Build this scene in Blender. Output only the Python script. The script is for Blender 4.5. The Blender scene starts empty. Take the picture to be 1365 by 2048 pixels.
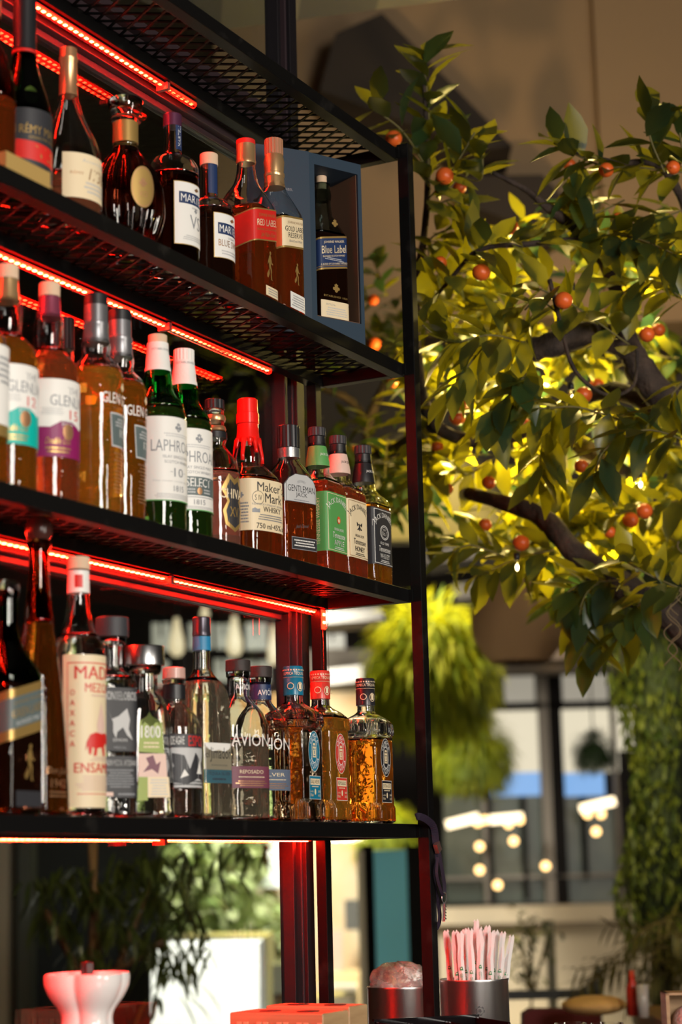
import bpy, bmesh, math, random
from mathutils import Vector, Matrix
random.seed(7)
SC = bpy.context.scene
COL = SC.collection
PI = math.pi
mm = 0.001
# ------------------------------------------------------------------ camera
W, H, F = 1365, 2048, 3851.8
CAM = Vector((-2.7732, -1.3354, 1.428))
yaw, pitch, roll = .4837, .1849, -.0239
_f = Vector((math.cos(yaw)*math.cos(pitch), math.sin(yaw)*math.cos(pitch), math.sin(pitch)))
_r = Vector((math.sin(yaw), -math.cos(yaw), 0)); _u = _r.cross(_f)
RT = math.cos(roll)*_r + math.sin(roll)*_u
UP = -math.sin(roll)*_r + math.cos(roll)*_u
FW = _f
FH = Vector((math.cos(yaw), math.sin(yaw), 0)); RH = _r.copy()
cd = bpy.data.cameras.new('camera'); cam = bpy.data.objects.new('camera', cd); COL.objects.link(cam)
cam.matrix_world = Matrix(((RT.x, UP.x, -FW.x, CAM.x), (RT.y, UP.y, -FW.y, CAM.y), (RT.z, UP.z, -FW.z, CAM.z), (0, 0, 0, 1)))
cd.sensor_fit = 'VERTICAL'; cd.sensor_height = 36; cd.lens = F/H*36
cd.dof.use_dof = True; cd.dof.focus_distance = 2.95; cd.dof.aperture_fstop = 3.3
cd.clip_start = .05; cd.clip_end = 60
SC.camera = cam
# ------------------------------------------------------------------ world, exposure, big lights
wd = bpy.data.worlds.new('world'); SC.world = wd; wd.use_nodes = True
wd.node_tree.nodes['Background'].inputs[0].default_value = (1.0, .84, .66, 1)
wd.node_tree.nodes['Background'].inputs[1].default_value = .014
SC.view_settings.view_transform = 'Standard'; SC.view_settings.look = 'None'
SC.view_settings.exposure = 0; SC.view_settings.gamma = 1
cy = SC.cycles
cy.max_bounces = 14; cy.transmission_bounces = 14; cy.transparent_max_bounces = 16
cy.glossy_bounces = 5; cy.diffuse_bounces = 2
cy.sample_clamp_indirect = 6; cy.sample_clamp_direct = 0
cy.use_denoising = True; cy.caustics_reflective = True; cy.caustics_refractive = True; cy.blur_glossy = .3

def look_at(o, t):
    o.rotation_euler = (Vector(t) - o.location).to_track_quat('-Z', 'Y').to_euler()
def area(name, loc, tgt, sx, sy, power, color):
    l = bpy.data.lights.new(name, 'AREA'); l.shape = 'RECTANGLE'; l.size = sx; l.size_y = sy
    l.energy = power; l.color = color
    o = bpy.data.objects.new(name, l); o.location = loc; COL.objects.link(o); look_at(o, tgt); return o
def spot(name, loc, tgt, power, color, ang=60, r=.03, blend=.4):
    l = bpy.data.lights.new(name, 'SPOT'); l.energy = power; l.color = color; l.spot_size = math.radians(ang)
    l.shadow_soft_size = r; l.spot_blend = blend
    o = bpy.data.objects.new(name, l); o.location = loc; COL.objects.link(o); look_at(o, tgt); return o

def ray(px, py): return FW + RT*((px-W/2)/F) - UP*((py-H/2)/F)
def atD(px, py, D): return CAM + ray(px, py)*D
def atY(px, py, Y): d = ray(px, py); return CAM + d*((Y-CAM.y)/d.y)
def atZ(px, py, Z): d = ray(px, py); return CAM + d*((Z-CAM.z)/d.z)
def V(px, py, Dh):                       # on the vertical plane Dh metres in front
    d = ray(px, py); return CAM + d*(Dh/d.dot(FH))
S1, S2, S3 = 2.2501, 1.874, 1.5          # shelf tops
S0 = 1.5 + 1.3238*.85
DEP = .166                               # shelf depth
YG = .206                                # window glass
XL = -1.62                               # left end of the rack
COUNTER = 1.12

area('bar_key_light', (-2.5, -2.7, 2.3), (-.5, 0, 1.9), .7, .9, 80, (1, .93, .84))
area('bar_strip_fill', (-1.0, -3.3, 1.75), (-.4, 0, 1.8), .35, 1.5, 46, (1, .92, .80))  # unseen strip lamp, added for vertical highlights on bottles and tins
spot('terrace_sun', V(600, 700, 5.3), V(425, 2010, 6.2), 700, (1, .97, .90), 24, .08, .3)
spot('terrace_daylight', V(560, 1100, 7.5), V(560, 1800, 9.7), 620, (1, .96, .84), 75, .2, .8)
area('hall_daylight', V(1150, 1050, 7.4), V(1120, 1900, 9.4), 1.6, 1.0, 30, (1, .86, .68))

# ------------------------------------------------------------------ materials
_M = {}
def P(name, col, rough=.5, metal=0, trans=0, ior=1.45, emis=None, es=0, spec=.5, bump=None, noise=None, sss=0, coat=0):
    if name in _M: return _M[name]
    m = bpy.data.materials.new(name); m.use_nodes = True; nt = m.node_tree
    b = nt.nodes['Principled BSDF']; I = b.inputs
    I['Base Color'].default_value = (*col, 1); I['Roughness'].default_value = rough; I['Metallic'].default_value = metal
    I['Transmission Weight'].default_value = trans; I['IOR'].default_value = ior; I['Specular IOR Level'].default_value = spec
    if coat: I['Coat Weight'].default_value = coat; I['Coat Roughness'].default_value = .08
    if emis: I['Emission Color'].default_value = (*emis, 1); I['Emission Strength'].default_value = es
    if bump or noise:
        tc = nt.nodes.new('ShaderNodeTexCoord')
    if bump:                                  # (scale, strength, distance)
        n = nt.nodes.new('ShaderNodeTexNoise'); n.inputs['Scale'].default_value = bump[0]; n.inputs['Detail'].default_value = 3
        bp = nt.nodes.new('ShaderNodeBump'); bp.inputs['Strength'].default_value = bump[1]; bp.inputs['Distance'].default_value = bump[2]
        nt.links.new(tc.outputs['Object'], n.inputs['Vector']); nt.links.new(n.outputs['Fac'], bp.inputs['Height'])
        nt.links.new(bp.outputs['Normal'], I['Normal'])
    if noise:                                 # (scale, other colour, (lo,hi)[, stretch])
        n = nt.nodes.new('ShaderNodeTexNoise'); n.inputs['Scale'].default_value = noise[0]; n.inputs['Detail'].default_value = 4
        mp = nt.nodes.new('ShaderNodeMapping'); mp.inputs['Scale'].default_value = noise[3] if len(noise) > 3 else (1, 1, 1)
        rp = nt.nodes.new('ShaderNodeValToRGB'); rp.color_ramp.elements[0].position = noise[2][0]; rp.color_ramp.elements[1].position = noise[2][1]
        rp.color_ramp.elements[0].color = (*col, 1); rp.color_ramp.elements[1].color = (*noise[1], 1)
        nt.links.new(tc.outputs['Object'], mp.inputs['Vector']); nt.links.new(mp.outputs['Vector'], n.inputs['Vector'])
        nt.links.new(n.outputs['Fac'], rp.inputs['Fac']); nt.links.new(rp.outputs['Color'], I['Base Color'])
    _M[name] = m; return m
def thin_glass(name, tint, refl=1.0):
    if name in _M: return _M[name]
    m = bpy.data.materials.new(name); m.use_nodes = True; nt = m.node_tree; nt.nodes.clear()
    o = nt.nodes.new('ShaderNodeOutputMaterial'); t = nt.nodes.new('ShaderNodeBsdfTransparent'); t.inputs[0].default_value = (*tint, 1)
    g = nt.nodes.new('ShaderNodeBsdfGlossy'); g.inputs['Roughness'].default_value = .01
    lw = nt.nodes.new('ShaderNodeLayerWeight'); lw.inputs[0].default_value = .5
    pw = nt.nodes.new('ShaderNodeMath'); pw.operation = 'POWER'; pw.inputs[1].default_value = 5
    mul = nt.nodes.new('ShaderNodeMath'); mul.operation = 'MULTIPLY_ADD'; mul.inputs[1].default_value = .96*refl; mul.inputs[2].default_value = .04*refl; mul.use_clamp = True
    mx = nt.nodes.new('ShaderNodeMixShader')
    nt.links.new(lw.outputs['Facing'], pw.inputs[0]); nt.links.new(pw.outputs[0], mul.inputs[0]); nt.links.new(mul.outputs[0], mx.inputs[0])
    nt.links.new(t.outputs[0], mx.inputs[1]); nt.links.new(g.outputs[0], mx.inputs[2]); nt.links.new(mx.outputs[0], o.inputs[0])
    _M[name] = m; return m
def leafmat(name, c1, c2, tr, w=.5, rough=.35):
    if name in _M: return _M[name]
    m = bpy.data.materials.new(name); m.use_nodes = True; nt = m.node_tree
    b = nt.nodes['Principled BSDF']; b.inputs['Roughness'].default_value = rough
    gi = nt.nodes.new('ShaderNodeNewGeometry'); rp = nt.nodes.new('ShaderNodeValToRGB')
    rp.color_ramp.elements[0].color = (*c1, 1); rp.color_ramp.elements[1].color = (*c2, 1)
    nt.links.new(gi.outputs['Random Per Island'], rp.inputs['Fac']); nt.links.new(rp.outputs['Color'], b.inputs['Base Color'])
    t = nt.nodes.new('ShaderNodeBsdfTranslucent'); t.inputs[0].default_value = (*tr, 1)
    mx = nt.nodes.new('ShaderNodeMixShader'); mx.inputs[0].default_value = w
    nt.links.new(b.outputs[0], mx.inputs[1]); nt.links.new(t.outputs[0], mx.inputs[2])
    nt.links.new(mx.outputs[0], nt.nodes['Material Output'].inputs[0])
    _M[name] = m; return m
STEEL = P('black_powder_coated_steel', (.0045, .0042, .0042), .42, 0, spec=.17, bump=(300, .15, .0006), noise=(22, (.03, .027, .024), (.6, .98)))
FRAME = P('dark_window_aluminium', (.035, .022, .026), .42, .1)
CLEAR = P('clear_glass', (.97, .98, .98), .0, 0, 1, 1.48)
CRYST = P('faceted_glass', (.97, .97, .96), .0, 0, 1, 1.5, bump=(130, 1, .0035))
GREENG = P('green_glass', (.08, .55, .16), .0, 0, 1, 1.48)
DGREEN = P('dark_green_glass', (.03, .08, .035), .02, 0, 1, 1.48)
BLUEG = P('smoky_blue_glass', (.42, .5, .46), .0, 0, 1, 1.48)
BROWNG = P('brown_glass', (.40, .14, .03), .0, 0, 1, 1.48)
def LQ(n, c, t=.9): return P('liquid_'+n, c, .0, 0, t, 1.42, bump=(28, .28, .004))
AMBER = LQ('amber', (.93, .33, .03), .92); GOLD = LQ('pale_gold', (.97, .47, .06), .90); DARK = LQ('dark_cognac', (.06, .010, .004), .97)
COLA = LQ('dark_whisky', (.62, .12, .02), .92); BLACKL = LQ('black_whisky', (.06, .02, .01), .9); PALE = LQ('straw', (.97, .88, .66), .97); WATER = LQ('clear_spirit', (.97, .98, .98), 1)
def paint(n, c, r=.45, **k): return P('paint_'+n, c, r, **k)
WHITE = paint('white', (.78, .76, .72)); CREAM = paint('cream', (.78, .64, .42)); BLACK = paint('black', (.012, .012, .014), .4)
INK = paint('ink', (.03, .03, .035)); NAVY = paint('navy', (.012, .03, .10)); RED = paint('red', (.62, .02, .015)); GOLDP = P('gold_foil', (.50, .32, .10), .34, .6)
GREY = paint('grey', (.25, .26, .28)); LGREY = paint('light_grey', (.5, .5, .5)); TEAL = paint('teal', (.0, .42, .36)); PURP = paint('purple', (.24, .01, .10))
GRN = paint('label_green', (.10, .33, .09)); BLUE = paint('label_blue', (.02, .22, .42)); ORNG = paint('label_orange', (.72, .10, .03)); PLUM = paint('plum', (.16, .04, .07))
SILV = P('silver', (.75, .75, .76), .25, .9); BRONZE = P('bronze_foil', (.6, .32, .16), .3, .7); CORK = paint('cork', (.66, .47, .32), .8)
WAX = P('red_wax', (.80, .015, .01), .22); PINKL = paint('pink', (.72, .5, .42)); OLIVE = paint('olive', (.28, .36, .06)); SLATE = paint('slate', (.10, .13, .13)); WOODCAP = P('wood_cap', (.12, .05, .03), .5)
# ------------------------------------------------------------------ object helpers
def obj(name, me, mats, parent=None):
    o = bpy.data.objects.new(name, me); COL.objects.link(o)
    if mats is not None:
        for m in (mats if isinstance(mats, (list, tuple)) else [mats]): me.materials.append(m)
    if parent: o.parent = parent
    return o
def tag(o, label, cat, group=None, kind=None):
    o['label'] = label; o['category'] = cat
    if group: o['group'] = group
    if kind: o['kind'] = kind
    return o
def thing(name, loc, label, cat, rotz=0, group=None):
    o = bpy.data.objects.new(name, None); COL.objects.link(o); o.empty_display_size = .05
    o.location = loc; o.rotation_euler = (0, 0, rotz); return tag(o, label, cat, group)
class MB:
    def __init__(s): s.v = []; s.f = []; s.m = []; s.sm = []
    def add(s, v, f, m=0, smooth=False):
        k = len(s.v); s.v += [tuple(p) for p in v]
        s.f += [tuple(i+k for i in q) for q in f]; s.m += [m]*len(f); s.sm += [smooth]*len(f)
    def box(s, a, b, m=0):
        x0, y0, z0 = a; x1, y1, z1 = b
        s.add([(x0, y0, z0), (x1, y0, z0), (x1, y1, z0), (x0, y1, z0), (x0, y0, z1), (x1, y0, z1), (x1, y1, z1), (x0, y1, z1)],
              [(0, 3, 2, 1), (4, 5, 6, 7), (0, 1, 5, 4), (1, 2, 6, 5), (2, 3, 7, 6), (3, 0, 4, 7)], m)
    def obox(s, c, ax, ay, az, m=0):          # oriented box: centre and three half-axis vectors
        c, ax, ay, az = map(Vector, (c, ax, ay, az))
        p = [c+i*ax+j*ay+k*az for k in (-1, 1) for j in (-1, 1) for i in (-1, 1)]
        s.add(p, [(0, 2, 3, 1), (4, 5, 7, 6), (0, 1, 5, 4), (1, 3, 7, 5), (3, 2, 6, 7), (2, 0, 4, 6)], m)
    def bar(s, a, b, w, h, m=0, up=(0, 0, 1)):
        a, b = Vector(a), Vector(b); d = b-a; x = d.normalized(); up = Vector(up)
        y = up.cross(x)
        if y.length < 1e-4: y = Vector((1, 0, 0)).cross(x)
        y.normalize(); z = x.cross(y)
        s.obox((a+b)/2, d/2, y*w/2, z*h/2, m)
    def tube(s, pts, rad, n=8, m=0, caps=True):
        pts = [Vector(p) for p in pts]; R = rad if isinstance(rad, (list, tuple)) else [rad]*len(pts)
        up = Vector((0, 0, 1)); vs = []
        for i, p in enumerate(pts):
            d = (pts[min(i+1, len(pts)-1)]-pts[max(i-1, 0)]).normalized()
            a = d.cross(up)
            if a.length < .1: a = d.cross(Vector((1, 0, 0)))
            a.normalize(); b = a.cross(d)
            up = b
            vs += [p+(a*math.cos(t*2*PI/n)+b*math.sin(t*2*PI/n))*R[i] for t in range(n)]
        fs = [(i*n+t, i*n+(t+1) % n, (i+1)*n+(t+1) % n, (i+1)*n+t) for i in range(len(pts)-1) for t in range(n)]
        if caps: fs += [tuple(range(n))[::-1], tuple(range((len(pts)-1)*n, len(pts)*n))]
        s.add(vs, fs, m, True)
    def rings(s, rings, n=40, m=0, cap0=True, cap1=True, mod=None, flip=False, smooth=True):
        """rings: (z, a, b, power); cross-sections are superellipses"""
        vs = []
        for (z, a, b, e) in rings:
            for t in range(n):
                th = 2*PI*t/n; c, q = math.cos(th), math.sin(th)
                x = a*math.copysign(abs(c)**(2/e), c); y = b*math.copysign(abs(q)**(2/e), q)
                if mod:
                    k = mod(th, z); x *= k; y *= k
                vs.append((x, y, z))
        L = len(rings)
        fs = [(i*n+t, i*n+(t+1) % n, (i+1)*n+(t+1) % n, (i+1)*n+t) for i in range(L-1) for t in range(n)]
        if cap0: fs.append(tuple(range(n))[::-1])
        if cap1: fs.append(tuple(range((L-1)*n, L*n)))
        if flip: fs = [f[::-1] for f in fs]
        s.add(vs, fs, m, smooth)
    def sphere(s, c, r, m=0, n=12, k=8, sz=1):
        c = Vector(c)
        vs = [(c.x+r*math.sin(PI*i/k)*math.cos(2*PI*j/n), c.y+r*math.sin(PI*i/k)*math.sin(2*PI*j/n), c.z-sz*r*math.cos(PI*i/k)) for i in range(1, k) for j in range(n)]
        vs += [(c.x, c.y, c.z-r*sz), (c.x, c.y, c.z+r*sz)]; b = len(vs)-2
        fs = [(i*n+j, i*n+(j+1) % n, (i+1)*n+(j+1) % n, (i+1)*n+j) for i in range(k-2) for j in range(n)]
        fs += [(b, (j+1) % n, j) for j in range(n)] + [(b+1, (k-2)*n+j, (k-2)*n+(j+1) % n) for j in range(n)]
        s.add(vs, fs, m, True)
    def build(s, name, mats, parent=None):
        me = bpy.data.meshes.new(name); me.from_pydata(s.v, [], s.f)
        me.polygons.foreach_set('material_index', s.m); me.polygons.foreach_set('use_smooth', s.sm); me.update()
        return obj(name, me, mats, parent)
def curve(pts, k=5):                          # Catmull-Rom through points (tuples of any length)
    out = []; n = len(pts)
    for i in range(n-1):
        p0, p1, p2, p3 = pts[max(i-1, 0)], pts[i], pts[i+1], pts[min(i+2, n-1)]
        for j in range(k):
            t = j/k
            out.append(tuple(.5*(2*b+(c-a)*t+(2*a-5*b+4*c-d)*t*t+(3*b-a-3*c+d)*t**3) for a, b, c, d in zip(p0, p1, p2, p3)))
    out.append(tuple(pts[-1])); return out
# ------------------------------------------------------------------ text
_T = {}
def glyphs(s, bold=0.0, shear=0.0):
    key = (s, bold, shear)
    if key in _T: return _T[key]
    c = bpy.data.curves.new('t', 'FONT'); c.body = s; c.size = 1; c.resolution_u = 2;  c.shear = shear
    o = bpy.data.objects.new('t', c)
    me = o.to_mesh(); v = [(p.co.x, p.co.y) for p in me.vertices]; f = [tuple(q.vertices) for q in me.polygons]
    o.to_mesh_clear(); bpy.data.objects.remove(o); bpy.data.curves.remove(c)
    x0 = min(p[0] for p in v); x1 = max(p[0] for p in v); y0 = min(p[1] for p in v); y1 = max(p[1] for p in v)
    v = [((x-x0)/(x1-x0), (y-y0)/(y1-y0)) for x, y in v]
    if bold > .012:                               # heavier weight: the letters set twice, slightly apart
        k = len(v); w = min(.06, bold*1.1/max(1, len(s))*1.2); v = [(x*(1-w), y) for x, y in v]+[(x*(1-w)+w, y) for x, y in v]; f = f+[tuple(i+k for i in q) for q in f]
    _T[key] = (v, f); return _T[key]
MAN = [(.55, 1), (.66, .97), (.66, .9), (.58, .86), (.66, .78), (.74, .62), (.9, .58), (.88, .54), (.7, .55), (.64, .62), (.6, .5), (.72, .36), (.68, .2), (.74, .02), (.84, 0), (.62, 0), (.58, .2), (.56, .34), (.44, .42), (.32, .2), (.2, .12), (.1, .18), (.1, .06), (.26, .04), (.42, .2), (.38, .42), (.36, .6), (.2, .5), (.24, .62), (.4, .82), (.48, .86), (.44, .94)]
class Art:
    """flat artwork in millimetres, mapped onto a surface by mp(u, v, d)"""
    def __init__(s, mp): s.mp = mp; s.b = MB(); s.mats = []; s.d = .25
    def mi(s, m):
        if m not in s.mats: s.mats.append(m)
        return s.mats.index(m)
    def put(s, pts, fs, m):
        s.b.add([s.mp(u, v, s.d) for u, v in pts], fs, s.mi(m), False)
    def poly(s, pts, m, step=4.0):
        u0 = min(p[0] for p in pts); u1 = max(p[0] for p in pts); n = max(1, int((u1-u0)/step+.5))
        def clip(q, x, sg):
            out = []
            for i in range(len(q)):
                a, b = q[i-1], q[i]; ia, ib = sg*(a[0]-x) >= 0, sg*(b[0]-x) >= 0
                if ia != ib: t = (x-a[0])/(b[0]-a[0]); out.append((x, a[1]+t*(b[1]-a[1])))
                if ib: out.append(b)
            return out
        for i in range(n):
            q = clip(clip(list(pts), u0+(u1-u0)*i/n, 1), u0+(u1-u0)*(i+1)/n, -1)
            if len(q) > 2: s.put(q, [tuple(range(len(q)))], m)
    def run(s, items):
        for it in items:
            s.d += .05; k = it[0]
            if k == 'r':                       # rect u0 v0 u1 v1 mat
                u0, v0, u1, v1, m = it[1:6]; n = max(1, int(abs(u1-u0)/2.5))
                pts = [(u0+(u1-u0)*i/n, v) for i in range(n+1) for v in (v0, v1)]
                s.put(pts, [(2*i, 2*i+2, 2*i+3, 2*i+1) for i in range(n)], m)
            elif k == 'q':                     # slanted rect: u0 v0 u1 v1 mat slope
                u0, v0, u1, v1, m, sl = it[1:7]; n = max(1, int(abs(u1-u0)/2.5))
                pts = [(u0+(u1-u0)*i/n, v+sl*(u0+(u1-u0)*i/n)) for i in range(n+1) for v in (v0, v1)]
                s.put(pts, [(2*i, 2*i+2, 2*i+3, 2*i+1) for i in range(n)], m)
            elif k == 't':                     # text u0 v0 u1 v1 mat [slope bold shear]
                u0, v0, u1, v1, m = it[2:7]; sl = it[7] if len(it) > 7 else 0; bo = it[8] if len(it) > 8 else .01; sh = it[9] if len(it) > 9 else 0
                v, f = glyphs(it[1], bo, sh)
                s.put([(u0+x*(u1-u0), v0+y*(v1-v0)+sl*(u0+x*(u1-u0))) for x, y in v], f, m)
            elif k == 'tv':                    # text running upwards inside the box
                u0, v0, u1, v1, m = it[2:7]; v, f = glyphs(it[1], .01)
                s.put([(u1-y*(u1-u0), v0+x*(v1-v0)) for x, y in v], f, m)
            elif k == 'ta':                    # arched text: cu cv rad height a0 a1 mat
                cu, cv, rad, hh, a0, a1, m = it[2:9]; v, f = glyphs(it[1], .012)
                pts = []
                for x, y in v:
                    a = math.radians(a0+(a1-a0)*x); r = rad+(hh*y if a1 < a0 else hh*(1-y))
                    pts.append((cu+r*math.cos(a), cv+r*math.sin(a)*(it[9] if len(it) > 9 else 1)))
                s.put(pts, f, m)
            elif k == 'e':                     # ellipse cu cv ru rv mat [inner fraction -> ring]
                cu, cv, ru, rv, m = it[1:6]; n = 28; inn = it[6] if len(it) > 6 else 0
                o = [(cu+ru*math.cos(2*PI*i/n), cv+rv*math.sin(2*PI*i/n)) for i in range(n)]
                if inn:
                    q = [(cu+inn*ru*math.cos(2*PI*i/n), cv+inn*rv*math.sin(2*PI*i/n)) for i in range(n)]
                    s.put(o+q, [(i, (i+1) % n, n+(i+1) % n, n+i) for i in range(n)], m)
                else: s.poly(o, m, 3.0)
            elif k == 'p':                     # polygon pts mat
                s.poly(it[1], it[2])
            elif k == 'man':                   # striding figure emblem u0 v0 u1 v1 mat
                u0, v0, u1, v1, m = it[1:6]
                s.put([(u0+x*(u1-u0), v0+y*(v1-v0)) for x, y in MAN], [tuple(range(len(MAN)))], m)
            elif k == 'ls':                    # rows of small print: u0 v0 u1 v1 mat rows
                u0, v0, u1, v1, m, n = it[1:7]; rnd = random.Random(int(u0*7+v0*13+n)); h = (v1-v0)/n
                for i in range(n):
                    a = u0; sh = rnd.random()*(u1-u0)*.15; a += sh; e = u1-sh
                    while a < e:
                        w = rnd.uniform(.8, 2.6); w = min(w, e-a); s.put([(a, v0+i*h+h*.25), (a+w, v0+i*h+h*.25), (a+w, v0+i*h+h*.75), (a, v0+i*h+h*.75)], [(0, 1, 2, 3)], m); a += w+.6
            elif k == 'cr':                    # heraldic crest cu cv r mat
                cu, cv, r, m = it[1:5]
                for dx, dy, q in ((-.5, -.1, .35), (.5, -.1, .35), (0, .2, .42), (0, -.5, .4), (-.3, .6, .16), (0, .75, .18), (.3, .6, .16)):
                    s.put([(cu+r*(dx+q*math.cos(t*PI/4+.4)), cv+r*(dy+q*math.sin(t*PI/4+.4))) for t in range(8)], [tuple(range(8))], m)
                    s.d += .004
    def build(s, name, parent): return s.b.build(name, s.mats, parent)
def section(a, b, e, n=160):
    pts = []
    for t in range(n):
        th = -PI/2+2*PI*t/n; c, q = math.cos(th), math.sin(th)
        pts.append(Vector((a*math.copysign(abs(c)**(2/e), c), b*math.copysign(abs(q)**(2/e), q))))
    return pts
def wrapmap(a, b, e, taper=None):
    """u runs along the bottle's outline from the front centre towards +x (mm)"""
    pts = section(a, b, e); n = len(pts); cum = [0]
    for i in range(n): cum.append(cum[-1]+(pts[(i+1) % n]-pts[i]).length)
    L = cum[-1]; import bisect
    def mp(u, v, d):
        w = u % L; i = min(bisect.bisect_right(cum, w)-1, n-1); t = (w-cum[i])/max(cum[i+1]-cum[i], 1e-9)
        p = pts[i].lerp(pts[(i+1) % n], t); tg = (pts[(i+2) % n]-pts[i-1]).normalized(); nrm = Vector((tg.y, -tg.x))
        k = taper(v) if taper else 1
        q = p*k+nrm*d
        return (q.x*mm, q.y*mm, v*mm)
    return mp
# ------------------------------------------------------------------ bottles
def pchip(xs, ys):
    n = len(xs); d = [(ys[i+1]-ys[i])/max(xs[i+1]-xs[i], 1e-6) for i in range(n-1)]; m = [d[0]]
    for i in range(1, n-1): m.append(0 if d[i-1]*d[i] <= 0 else 2*d[i-1]*d[i]/(d[i-1]+d[i]))
    m.append(d[-1])
    def f(x):
        if x <= xs[0]: return ys[0]
        if x >= xs[-1]: return ys[-1]
        i = 0
        while x > xs[i+1]: i += 1
        h = xs[i+1]-xs[i]; t = (x-xs[i])/h
        return (2*t**3-3*t*t+1)*ys[i]+(t**3-2*t*t+t)*h*m[i]+(-2*t**3+3*t*t)*ys[i+1]+(t**3-t*t)*h*m[i+1]
    return f
def prof_fn(prof):
    zs = [p[0] for p in prof]
    return [pchip(zs, [p[i] for p in prof]) for i in (1, 2, 3)]
def sample(prof, z0, z1, off=0, step=5):
    fa, fb, fe = prof_fn(prof); zs = sorted(set([z0, z1]+[p[0] for p in prof if z0 < p[0] < z1]+[z0+(z1-z0)*i/max(1, int((z1-z0)/step)) for i in range(max(1, int((z1-z0)/step)))]))
    return [(z*mm, (fa(z)-off)*mm, (fb(z)-off)*mm, fe(z)) for z in zs]
def rnd_prof(pts, e=2):                       # round: (z, r)
    return [(z, r, r, e) for z, r in pts]
ROW = {1: S1, 2: S2, 3: S3}
def place(row, capx, ytop, Y=.066):
    P_ = atY(capx, ytop, Y); return Vector((P_.x, Y, ROW[row])), (P_.z-ROW[row])*1000
BOT = {}
def bottle(kind, label, row, capx, ytop, prof, glass, cap, liquid=None, arts=(), rot=0, Y=.066, n=44, mod=None, group=None, extra=None, loc=None, wall=2.6):
    """cap: list of (name, material, profile) in mm; liquid: (material, level mm)"""
    if loc is None: loc, h = place(row, capx, ytop, Y)
    t = thing(kind, loc, label, 'bottle', math.radians(rot), group or {1: 'bottles on the top shelf', 2: 'bottles on the middle shelf', 3: 'bottles on the bottom shelf'}[row])
    top = prof[-1][0]; g = MB()
    lv = liquid[1] if liquid else 6
    full = sample(prof, lv, top); inner = sample(prof, lv, top-1, wall)
    g.rings(full, n, cap0=False, cap1=False, mod=mod); g.rings(inner, n, cap0=False, cap1=False, flip=True)
    k = len(full)*n; a = (len(full)-1)*n; b = k+(len(inner)-1)*n
    g.f += [(a+i, a+(i+1) % n, b+(i+1) % n, b+i) for i in range(n)]+[((i+1) % n, i, k+i, k+(i+1) % n) for i in range(n)]; g.m += [0]*2*n; g.sm += [False]*2*n
    g.build('glass_body', glass, t); g = MB(); g.rings(sample(prof, 0, 5.5), n, mod=mod); g.build('glass_base', glass, t)
    if liquid:
        q = MB(); q.rings(sample(prof, 5.7, lv-.2, .0), n, mod=mod); q.build('liquid', liquid[0], t)
    for nm, mat, cp in cap:
        c = MB(); c.rings([(z*mm, r*mm, r*mm, 2) for z, r in cp], 36, smooth=False if 'ridged' in nm else True, mod=(lambda th, z: 1+.025*math.cos(th*18)) if 'ridged' in nm else None)
        o = c.build(nm.replace('ridged_', ''), mat, t)
        md = o.modifiers.new('edge', 'EDGE_SPLIT'); md.split_angle = math.radians(40)
    for nm, mp, items in arts:
        A = Art(mp); A.run(items); A.build(nm, t)
    if extra: extra(t)
    return t
def cyl(r): return wrapmap(r, r, 2)
# ------------------------------------------------------------------ the rack, its lights and the window behind it
w_ = .0215
rack = thing('bottle_rack', (0, 0, 0), 'tall black steel rack with expanded mesh shelves holding the bottles', 'shelf')
def part(name, mb, mats, parent): return mb.build(name, mats, parent)
PX0, PX1, PY0, PY1 = 0.0, .020, -.0215, -.0015          # front post
for nm, (x0, x1, y0, y1, zt) in (('front_post', (PX0, PX1, PY0, PY1, S0+.004)), ('back_post', (-.030, -.011, DEP-.018, DEP, S0+.004)), ('front_post', (XL, XL+.02, PY0, PY1, S0+.004)), ('back_post', (XL, XL+.02, DEP-.02, DEP, S0+.004))):
    b = MB(); b.box((x0, y0, COUNTER), (x1, y1, zt)); b.box((x0-.006, y0-.006, COUNTER), (x1+.006, y1+.006, COUNTER+.004)); b.box((x0-.0008, y0-.0008, zt-.003), (x1+.0008, y1+.0008, zt+.0006))
    o = part('post', b, STEEL, rack); md = o.modifiers.new('bevel', 'BEVEL'); md.width = .0012; md.segments = 2
for zt in (S0, S1, S2, S3):
    for nm, a, c in (('front_rail', (XL, 0, zt-w_), (.006, w_, zt)), ('back_rail', (XL, DEP-w_, zt-w_), (.0, DEP, zt)), ('end_rail', (-.012, w_, zt-w_), (.006, DEP-w_, zt)), ('end_rail', (XL, w_, zt-w_), (XL+.02, DEP-w_, zt))):
        b = MB(); b.box(a, c); o = part('shelf_rail', b, STEEL, rack); md = o.modifiers.new('bevel', 'BEVEL'); md.width = .0012; md.segments = 2
    b = MB(); b.box((-.004, -.006, zt-w_+.001), (.004, 0, zt-.001)); part('bracket', b, STEEL, rack)
    # expanded metal: diamonds 30 x 13 mm
    b = MB(); lx, ly = .0143, .046; sx = int((-XL)/lx); zc = zt-.0035
    nrow = int(round((DEP-.01)/ly*2)); hy = ly/2; y0 = .006
    for i in range(sx*2):
        for j in range(nrow):
            xa = XL+.01+i*lx/2*1; 
            if (i+j) % 2: continue
            x0 = XL+.01+i*lx; x1 = x0+lx
            if x0 > -.012: continue
            p = Vector((x0, y0+j*hy, zc)); q = Vector((x0+lx, y0+(j+1)*hy, zc)); r_ = Vector((x0-lx, y0+(j+1)*hy, zc))
            b.bar(p, q, .0042, .0020, up=(0, .25, 1)); b.bar(p, r_, .0042, .0020, up=(0, .25, 1))
    part('mesh_panel', b, P('mesh_steel', (.003, .003, .003), .5, spec=.12), rack)
LEDM = P('red_led', (1, .05, .02), .5, emis=(1, .0035, .0010), es=42)
LED4 = P('red_led_lowest', (1, .05, .02), .5, emis=(1, .0022, .0006), es=150)
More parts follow.
